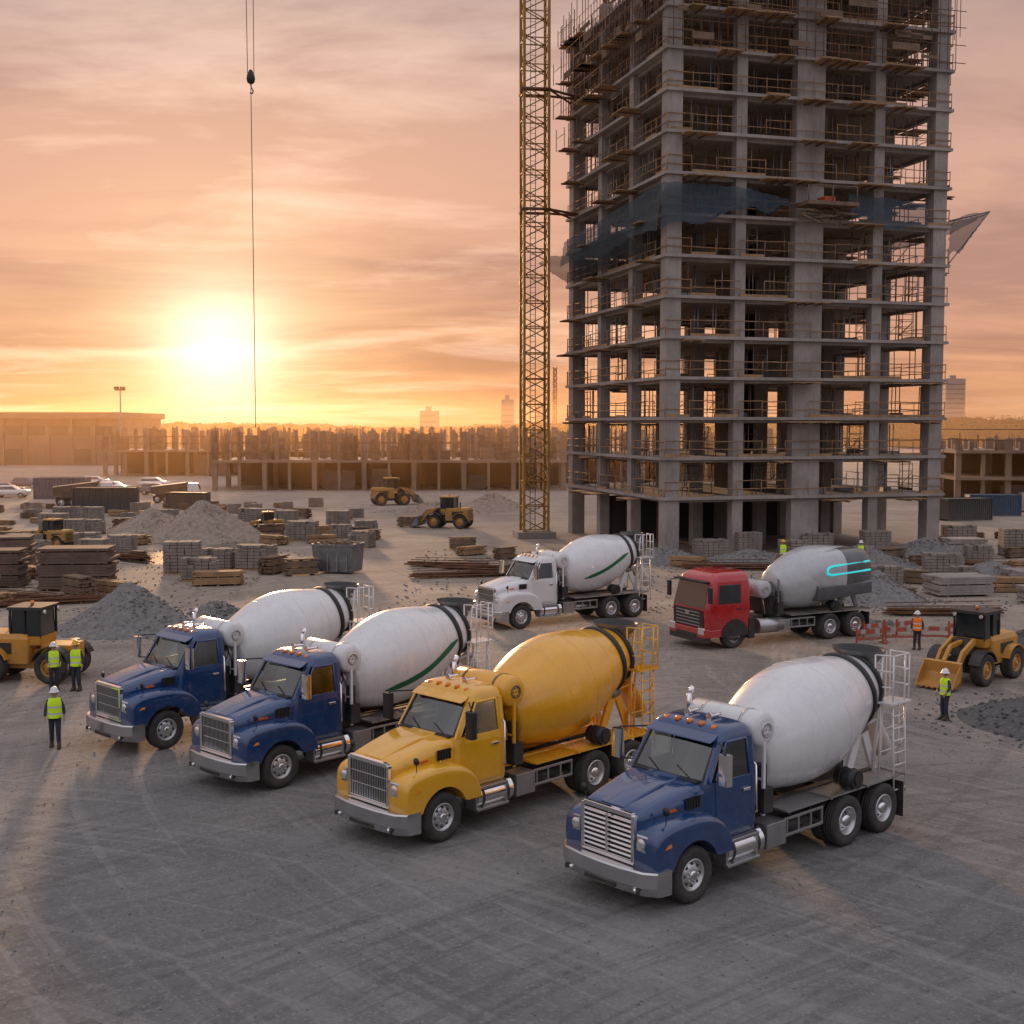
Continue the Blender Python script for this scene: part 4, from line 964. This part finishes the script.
def dump(loc,rot,label,mat=MACHD):
    T=root('dump_truck',loc,rot,label,'dump truck','site dump trucks')
    m=MB(); m.loft([rr(2.9,1.3,1.15,.1,.8,3),rr(2.9,1.3,1.15,.12,1.7,3),rr(2.6,1.3,1.05,.12,2.6,3)],sm=False); make(m,'cab',mat,parent=T)
    m=MB(); m.loft([[(2.91,-1,1.75),(2.91,1,1.75),(2.65,.92,2.45),(2.65,-.92,2.45)],[(2.93,-.98,1.77),(2.93,.98,1.77),(2.67,.9,2.43),(2.67,-.9,2.43)]],sm=False); make(m,'windshield',GLASS,parent=T)
    m=MB(); m.prism([(1.15,1.1),(1.2,2.6),(1.6,2.9),(1.0,2.7),(-3.4,2.2),(-3.5,1.4),(-2.6,1.05)],'y',-1.2,1.2); 
    for k in range(6):
        for sy in (1,-1): m.cb((.8-k*.75,sy*1.24,1.7),(.1,.08,1.2))
    make(m,'dump_bed',CONT_D,parent=T)
    m=MB(); m.box(-3.2,2.8,-.5,.5,.6,1.04); make(m,'chassis',FRAME,parent=T)
    for x in (2.0,-1.4,-2.6):
        for sy in (1,-1): wheel(T,'steer',(x,sy*1.0,.53),sy)
    return T
d2=dump((-46,135,0),rad(20),'dark-bodied dump truck at yard edge',WHITE)
clone(d2,(-38,142,0),rad(10),.85); clone(d2,(-57,128,0),rad(95),.85)
def car(loc,rot,mat,label):
    T=root('parked_car',loc,rot,label,'car','vehicles parked along the yard edge')
    m=MB(); m.loft([rr(2.15,-2.15,.85,.25,.3,3),rr(2.2,-2.2,.9,.3,.6,3),rr(2.1,-2.15,.88,.3,.92,3),rr(1.1,-1.9,.8,.3,.98,3),rr(.4,-1.6,.68,.25,1.42,3),rr(.2,-1.4,.6,.2,1.48,3)]); make(m,'body',mat,parent=T)
    m=MB(); m.loft([rr(1.06,-1.92,.802,.3,1.0,3),rr(.46,-1.66,.705,.25,1.36,3)],caps=(False,False)); make(m,'window_band',GLASS,parent=T)
    for x in (1.35,-1.35):
        for sy in (1,-1): wheel(T,'car',(x,sy*.82,.33),sy,r=.33,w=.22)
    for sy in (1,-1):
        m=MB(); m.box(2.1,2.19,sy*.5,sy*.78,.62,.75); make(m,'headlight',LAMP,parent=T)
    return T
ca=car((-61,152,0),.1,WHITE,'white car parked at yard edge'); cb_=car((-66,149,0),.3,CONT_B,'dark blue car parked at yard edge')
for i,p in enumerate([(-64,158,0),(-58,160,0),(-70,165,0),(-75,170,0),(-52,163,0),(-80,160,0),(-68,175,0),(-60,180,0),(-50,175,0),(-45,158,0),(-48,153,0)]): clone(ca if i%3 else cb_,p,U(-.3,.3))
for p in [(52,112,0),(56,109,0),(60,106,0)]: clone(cb_,p,U(-.3,.3))
def barrier(loc,rot):
    T=root('warning_barrier',loc,rot,'red and white striped plastic safety barrier','barrier','red and white barriers along the stone heap',.72)
    m=MB()
    for k in range(6): m.box(-.9+k*.3,-.6+k*.3,-.03,.03,.6,.85,1 if k%3==1 else 0)
    m.box(-.9,.9,-.02,.02,.25,.38,0)
    make(m,'striped_board',[WRED,BWHITE],parent=T)
    for x in (-.85,.85): m=MB(); m.box(x-.035,x+.035,-.05,.05,.05,1.0); m.box(x-.06,x+.06,-.3,.3,0,.08); make(m,'leg',WRED,parent=T)
    return T
br=barrier((14.4,49.8,0),.3)
for p in ((15.8,50.3,0),(17.2,50.5,0),(18.7,51.3,0),(15.0,51.3,0),(16.6,52,0)): clone(br,p,U(-.2,.6))
# ---------------------------------------------------------------- people
def skin_obj(name,V,E,mat,parent,rootv=0,sub=1):
    me=bpy.data.meshes.new(name); me.from_pydata([v[:3] for v in V],E,[]); me.materials.append(mat)
    o=bpy.data.objects.new(name,me); link(o,parent)
    s=o.modifiers.new('Skin','SKIN'); s.use_smooth_shade=True
    sv=me.skin_vertices[0].data
    for i,v in enumerate(V):
        r=v[3]; sv[i].radius=(r,r); sv[i].use_root=(i==rootv)
    ss=o.modifiers.new('Sub','SUBSURF'); ss.levels=sub; ss.render_levels=sub
    return o
def person(loc,rot,label,vest=VEST,helm=HELM,scale=.93,stride=.0,arm=0.):
    T=root('person',loc,rot,label,'person','construction workers in safety vests',scale)
    V=[];E=[]
    def v(x,y,z,r,p=None):
        V.append((x,y,z,r)); i=len(V)-1
        if p is not None: E.append((p,i))
        return i
    pel=v(0,0,.96,.11); sp=v(0,0,1.14,.105,pel); chs=v(0,0,1.34,.125,sp); nk=v(0,0,1.49,.052,chs); hd=v(.012,0,1.58,.078,nk); h2=v(.015,0,1.66,.092,hd); h3=v(.01,0,1.73,.06,h2)
    nose=v(.115,0,1.62,.012,h2)
    L=[];A=[]
    for sy in (1,-1):
        st=stride*sy
        hip=v(0,sy*.09,.88,.085,pel); kn=v(.04+st*.5,sy*.1,.5,.058,hip); an=v(st,sy*.11,.1,.04,kn); toe=v(st+.15,sy*.125,.04,.035,an); L.append((hip,kn,an))
        shd=v(0,sy*.17,1.4,.058,chs); el=v(-.03-st*.3+arm*.1,sy*.25,1.14,.042,shd); wr=v(.06-st*.5+arm*.25,sy*(.27-arm*.1),.92+arm*.22,.026,el); pm=v(.09-st*.5+arm*.3,sy*(.265-arm*.12),.85+arm*.25,.03,wr); A.append((shd,el,wr))
        bx,by,bz=V[pm][:3]
        for q,(dx,l) in enumerate(((-.028,.06),(-.009,.075),(.01,.072),(.028,.06))):
            k=v(bx+dx*.9,by,bz-.04,.009,pm); v(bx+dx+.012,by-sy*.015,bz-.04-l,.007,k)
        t=v(bx+.04,by-sy*.01,bz-.01,.01,pm); v(bx+.06,by-sy*.015,bz-.045,.008,t)
    skin_obj('body',V,E,SKIN,T)
    c=[(0,0,.98,.135)];e=[]
    for hip,kn,an in L:
        i=len(c); c+=[(*V[hip][:3],.105),(*V[kn][:3],.078),(V[an][0],V[an][1],.12,.065)]; e+=[(0,i),(i,i+1),(i+1,i+2)]
    skin_obj('trousers',c,e,TROU,T)
    c=[(0,0,.98,.13),(0,0,1.16,.13),(0,0,1.35,.145),(0,0,1.44,.08)];e=[(0,1),(1,2),(2,3)]
    for a,b_,w_ in A:
        i=len(c); wp=Vector(V[b_][:3]).lerp(Vector(V[w_][:3]),.85); c+=[(*V[a][:3],.075),(*V[b_][:3],.058),(*wp,.042)]; e+=[(2,i),(i,i+1),(i+1,i+2)]
    skin_obj('shirt',c,e,SHIRT,T)
    m=MB(); n=20
    def ring(z,a,b_,cx=0): return [(cx+a*math.cos(math.tau*i/n),b_*math.sin(math.tau*i/n),z) for i in range(n)]
    def seg(zs,mi): m.loft([ring(*q) for q in zs],mi,True,(False,False))
    seg([(.9,.17,.215),(1.0,.165,.205)],0);seg([(1.0,.165,.205),(1.06,.162,.203)],1);seg([(1.06,.162,.203),(1.2,.165,.21)],0);seg([(1.2,.165,.21),(1.26,.168,.213)],1);seg([(1.26,.168,.213),(1.38,.165,.21),(1.46,.13,.17),(1.5,.075,.09)],0)
    make(m,'safety_vest',[vest,REFL],parent=T,recalc=True)
    m=MB()
    m.lathe([(-.03,.165),(-.02,.165),(0,.125),(.05,.12),(.1,.09),(.13,.04),(.135,.005)],(.02,0,1.7),(0,0,1),(1,0,0),(0,.93,0),n=20)
    make(m,'hard_hat',helm,parent=T)
    for sy in (1,-1):
        st=stride*sy
        m=MB(); m.loft([rr(st+.2,st-.09,.055,.04,0,3),rr(st+.2,st-.09,.055,.04,.05,3),rr(st+.08,st-.08,.055,.04,.12,3),rr(st+.06,st-.075,.055,.04,.2,3)]); m.v=[(a,b+sy*.115,c) for a,b,c in m.v]; make(m,'boot',BOOT,parent=T)
        m=MB(); m.cyl((.096,sy*.034,1.65),(.108,sy*.034,1.65),.012,n=8); make(m,'eye',BLACK,parent=T)
        m=MB(); m.cyl((0,sy*.085,1.63),(0,sy*.1,1.63),.028,n=8); make(m,'ear',SKIN,parent=T)
    m=MB(); m.lathe([(0,.1),(.05,.105),(.1,.1)],(-.012,0,1.6),(0,0,1),(1,0,0),(0,.9,0),n=16); make(m,'hair',HAIR,parent=T)
    return T
person((-12.5,33.7,0),rad(-75),'walking worker in yellow hi-vis vest and white helmet',scale=.92,stride=.14)
person((-14.45,41,0),rad(-100),'worker in hi-vis vest standing beside yellow site vehicle',scale=.93,helm=HELY)
person((-15.2,41.0,0),rad(-60),'worker in hi-vis vest leaning near vehicle wheel',scale=.9,arm=.6)
person((12.95,36.9,0),rad(200),'worker in yellow hi-vis vest watching the trucks',scale=.85,arm=.4)
person((15.9,48.6,0),rad(240),'worker in orange vest beside barriers',vest=VESTO,scale=.85)
person((16.6,76.2,0),rad(-90),'worker in hi-vis vest at tower foot',scale=1,helm=HELY)
person((21.2,75.6,0),rad(-120),'worker in hi-vis vest at tower foot',scale=1)
# ---------------------------------------------------------------- ground
gm=bpy.data.materials.new('gravel_ground'); nt=nodes(gm); L=nt.links.new
out=nd(nt,'ShaderNodeOutputMaterial'); p=nd(nt,'ShaderNodeBsdfPrincipled'); geo=nd(nt,'ShaderNodeNewGeometry')
def nz(scale,det=6,rough=.6,vec=None,dist=0):
    n=nd(nt,'ShaderNodeTexNoise'); n.inputs['Scale'].default_value=scale; n.inputs['Detail'].default_value=det; n.inputs['Roughness'].default_value=rough; n.inputs['Distortion'].default_value=dist
    L(vec or geo.outputs['Position'],n.inputs['Vector']); return n.outputs[0]
n1=nz(.07,4); n2=nz(.35,5,.65); n3=nz(6,8,.8)
sx=nd(nt,'ShaderNodeSeparateXYZ'); L(geo.outputs['Position'],sx.inputs[0])
def arcs(cx,cy,sr,sa,dist,det=4):
    dx=math_n(nt,'SUBTRACT',sx.outputs[0],cx); dy=math_n(nt,'SUBTRACT',sx.outputs[1],cy)
    r=math_n(nt,'SQRT',math_n(nt,'ADD',math_n(nt,'MULTIPLY',dx,dx),math_n(nt,'MULTIPLY',dy,dy)))
    a=math_n(nt,'ARCTAN2',dy,dx)
    cv=nd(nt,'ShaderNodeCombineXYZ'); L(math_n(nt,'MULTIPLY',r,sr),cv.inputs[0]); L(math_n(nt,'MULTIPLY',a,sa),cv.inputs[1])
    return nz(1.0,det,.55,cv.outputs[0],dist)
tr=arcs(26,44,2.4,3.2,.2); tr2=arcs(-34,62,1.8,3.5,.3); tr3=arcs(16,4,3.4,3.0,.2); tr4=arcs(-16,2,2.8,2.6,.2)
vo=nd(nt,'ShaderNodeTexVoronoi'); vo.inputs['Scale'].default_value=22; L(geo.outputs['Position'],vo.inputs['Vector'])
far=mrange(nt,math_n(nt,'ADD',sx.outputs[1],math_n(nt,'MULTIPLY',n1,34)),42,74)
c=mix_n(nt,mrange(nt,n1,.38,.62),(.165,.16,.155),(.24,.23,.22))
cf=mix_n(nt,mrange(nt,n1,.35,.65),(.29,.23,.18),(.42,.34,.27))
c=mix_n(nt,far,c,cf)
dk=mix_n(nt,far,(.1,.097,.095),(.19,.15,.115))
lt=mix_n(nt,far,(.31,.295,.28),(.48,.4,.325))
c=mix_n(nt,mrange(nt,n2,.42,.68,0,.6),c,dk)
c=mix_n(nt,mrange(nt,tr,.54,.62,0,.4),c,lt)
c=mix_n(nt,mrange(nt,tr2,.54,.64,0,.45),c,dk)
c=mix_n(nt,mrange(nt,tr3,.55,.61,0,.45),c,dk)
c=mix_n(nt,mrange(nt,tr4,.56,.62,0,.35),c,lt)
c=mix_n(nt,mrange(nt,n3,.45,.68,0,.32),c,lt)
c=mix_n(nt,mrange(nt,n3,.5,.34,0,.32),c,dk)
pb=nd(nt,'ShaderNodeTexWhiteNoise'); L(vo.outputs['Position'],pb.inputs['Vector'])
c=mix_n(nt,mrange(nt,pb.outputs[0],.82,1,0,.35),c,(.4,.38,.36))
L(c,p.inputs['Base Color']); p.inputs['Roughness'].default_value=.88; p.inputs['Specular IOR Level'].default_value=.3
h=math_n(nt,'ADD',math_n(nt,'MULTIPLY',n3,.8),math_n(nt,'ADD',math_n(nt,'MULTIPLY',vo.outputs['Distance'],.2),math_n(nt,'ADD',math_n(nt,'MULTIPLY',tr,1.0),math_n(nt,'ADD',math_n(nt,'MULTIPLY',tr3,1.0),math_n(nt,'MULTIPLY',n2,1.8)))))
bp=nd(nt,'ShaderNodeBump'); bp.inputs['Strength'].default_value=.8; bp.inputs['Distance'].default_value=.07; L(h,bp.inputs['Height']); L(bp.outputs[0],p.inputs['Normal'])
L(p.outputs[0],out.inputs[0])
m=MB(); ys=[-60,0]+[5+i*2.5 for i in range(60)]+[200,300,500,900,1800,4000]; xs=[-4000,-1500,-500,-200,-100]+[-60+i*3 for i in range(41)]+[100,200,500,1500,4000]
vs=[];fs=[]
for y in ys:
    for x in xs: vs.append((x,y,0))
nx=len(xs)
for j in range(len(ys)-1):
    for i in range(nx-1): a=j*nx+i; fs.append((a,a+1,a+nx+1,a+nx))
m.add(vs,fs); g=make(m,'ground',gm,recalc=False); struct(g)
m=MB()
for k in range(9000):
    q=R()
    if q<.6: x,y=U(-22,22),U(11,60)
    elif q<.75: x,y=U(13,22),U(33,60)
    else: x,y=U(-34,30),U(58,88)
    if q>=.75 and -14<x<-6: continue
    s=U(.008,.022)*(1 if y<58 else 2.8)
    m.cb((x,y,s*.4),(s*2,s*1.5,s*1.2),rz=U(0,3),rx=U(-.5,.5),ry=U(-.5,.5))
o=make(m,'loose_stones',GRAVEL,recalc=False); stuff(o); tag(o,'loose stones scattered over the gravel yard','stones')
def puddle(cx,cy,a,b_,seed):
    m=MB(); n=48; pts=[]
    for i in range(n):
        t=math.tau*i/n; q=1+.5*noise.noise((math.cos(t)*1.5,math.sin(t)*1.5,seed)); pts.append((cx+a*q*math.cos(t),cy+b_*q*math.sin(t),.004))
    m.add(pts,[tuple(range(n))]); o=make(m,'puddle',WATER,recalc=False); struct(o)
puddle(-22.5,83,3.0,4.5,1); puddle(-20.0,91,2.2,3.2,2); puddle(31,60,1.5,3,3); puddle(-25.5,94,1.5,2.5,5)
# ---------------------------------------------------------------- world
SE=rad(3.3); SA=rad(-13.1)
S=(math.sin(SA)*math.cos(SE),math.cos(SA)*math.cos(SE),math.sin(SE))
w=bpy.data.worlds.new('World'); scene.world=w; w.use_nodes=True; nt=w.node_tree; nt.nodes.clear(); L=nt.links.new
out=nd(nt,'ShaderNodeOutputWorld'); bg=nd(nt,'ShaderNodeBackground'); tc=nd(nt,'ShaderNodeTexCoord')
vn=nd(nt,'ShaderNodeVectorMath',operation='NORMALIZE'); L(tc.outputs['Generated'],vn.inputs[0]); V=vn.outputs[0]
sp=nd(nt,'ShaderNodeSeparateXYZ'); L(V,sp.inputs[0]); z=math_n(nt,'MAXIMUM',sp.outputs[2],0.0)
def ramp(v,st):
    r=nd(nt,'ShaderNodeValToRGB'); el=r.color_ramp.elements
    el[0].position=st[0][0]; el[0].color=(*st[0][1],1); el[1].position=st[-1][0]; el[1].color=(*st[-1][1],1)
    for a,c in st[1:-1]: e=el.new(a); e.color=(*c,1)
    L(v,r.inputs[0]); return r.outputs[0]
warm=ramp(z,[(0,(.66,.29,.15)),(.04,(.78,.38,.21)),(.1,(.78,.42,.28)),(.2,(.7,.4,.3)),(.31,(.53,.36,.31)),(.5,(.7,.62,.62)),(1,(.86,.86,.94))])
cool=ramp(z,[(0,(.3,.27,.28)),(.1,(.5,.46,.49)),(.35,(.8,.77,.83)),(1,(.86,.86,.94))])
dt=nd(nt,'ShaderNodeVectorMath',operation='DOT_PRODUCT'); L(V,dt.inputs[0]); dt.inputs[1].default_value=S; d=math_n(nt,'MAXIMUM',dt.outputs['Value'],0.0)
base=mix_n(nt,mrange(nt,dt.outputs['Value'],-.2,.7),cool,warm)
zz=math_n(nt,'ADD',z,.12)
cx=math_n(nt,'DIVIDE',sp.outputs[0],zz); cy=math_n(nt,'DIVIDE',sp.outputs[1],zz)
cv=nd(nt,'ShaderNodeCombineXYZ'); L(math_n(nt,'MULTIPLY',cx,.6),cv.inputs[0]); L(cy,cv.inputs[1])
def cn(scale,off,det=7,rough=.6):
    n=nd(nt,'ShaderNodeTexNoise'); n.inputs['Scale'].default_value=scale; n.inputs['Detail'].default_value=det; n.inputs['Roughness'].default_value=rough; n.inputs['Distortion'].default_value=.4
    a=nd(nt,'ShaderNodeVectorMath',operation='ADD'); L(cv.outputs[0],a.inputs[0]); a.inputs[1].default_value=off; L(a.outputs[0],n.inputs['Vector']); return n.outputs[0]
k1=cn(.9,(3,1,0)); k2=cn(1.3,(5.5,2,2))
dark=mix_n(nt,1.0,base,(.66,.64,.72),'MULTIPLY')
base=mix_n(nt,mrange(nt,k1,.42,.6,0,1),base,dark)
def addc(b,f,col,s=1):
    n=nd(nt,'ShaderNodeVectorMath',operation='SCALE'); n.inputs[0].default_value=tuple(c*s for c in col); L(f,n.inputs['Scale'])
    a=nd(nt,'ShaderNodeVectorMath',operation='ADD'); L(b,a.inputs[0]); L(n.outputs[0],a.inputs[1]); return a.outputs[0]
wisp=math_n(nt,'MULTIPLY',mrange(nt,k2,.53,.66),math_n(nt,'POWER',d,8.0))
base=addc(base,wisp,(.3,.24,.19))
base=addc(base,math_n(nt,'POWER',d,24.0),(.1,.035,.0))
cl=mrange(nt,k2,.4,.62,1,.65)
base=addc(base,math_n(nt,'MULTIPLY',math_n(nt,'POWER',d,110.0),cl),(.2,.16,.06))
base=addc(base,math_n(nt,'MULTIPLY',math_n(nt,'POWER',d,350.0),cl),(.35,.36,.26))
base=addc(base,math_n(nt,'POWER',d,1300.0),(.6,.62,.55))
sky=nd(nt,'ShaderNodeTexSky'); sky.sky_type='NISHITA'; sky.sun_disc=False; sky.sun_elevation=SE; sky.sun_rotation=SA
n=nd(nt,'ShaderNodeVectorMath',operation='SCALE'); L(sky.outputs[0],n.inputs[0]); n.inputs['Scale'].default_value=.004
a=nd(nt,'ShaderNodeVectorMath',operation='ADD'); L(base,a.inputs[0]); L(n.outputs[0],a.inputs[1])
L(a.outputs[0],bg.inputs[0]); bg.inputs[1].default_value=1.0; L(bg.outputs[0],out.inputs[0])
hm_=bpy.data.materials.new('dust_haze'); nt=nodes(hm_)
o_=nd(nt,'ShaderNodeOutputMaterial'); vs_=nd(nt,'ShaderNodeVolumeScatter'); vs_.inputs['Color'].default_value=(1,.6,.28,1); vs_.inputs['Density'].default_value=.0012; vs_.inputs['Anisotropy'].default_value=.65
nt.links.new(vs_.outputs[0],o_.inputs['Volume'])
m=MB(); m.box(-420,420,112,480,-.5,15); hz=make(m,'dust_haze',hm_); struct(hz)
sl_=bpy.data.lights.new('sun','SUN'); sl_.energy=3.4; sl_.angle=rad(4); sl_.color=(1,.58,.3)
so=bpy.data.objects.new('sun',sl_); COL.objects.link(so)
SL=rad(6.5); dv=Vector((math.sin(SA)*math.cos(SL),math.cos(SA)*math.cos(SL),math.sin(SL)))
so.rotation_euler=dv.to_track_quat('Z','Y').to_euler(); so.location=(0,0,60)
cd=bpy.data.cameras.new('camera'); cam=bpy.data.objects.new('camera',cd); COL.objects.link(cam)
cd.lens=36*1250/1024; cd.sensor_width=36; cd.clip_end=6000; cd.clip_start=.1
cam.location=(0,0,8.8); cam.rotation_euler=(rad(90-3.98),0,0); scene.camera=cam
scene.view_settings.view_transform='Standard'; scene.view_settings.look='None'; scene.view_settings.exposure=0; scene.view_settings.gamma=1
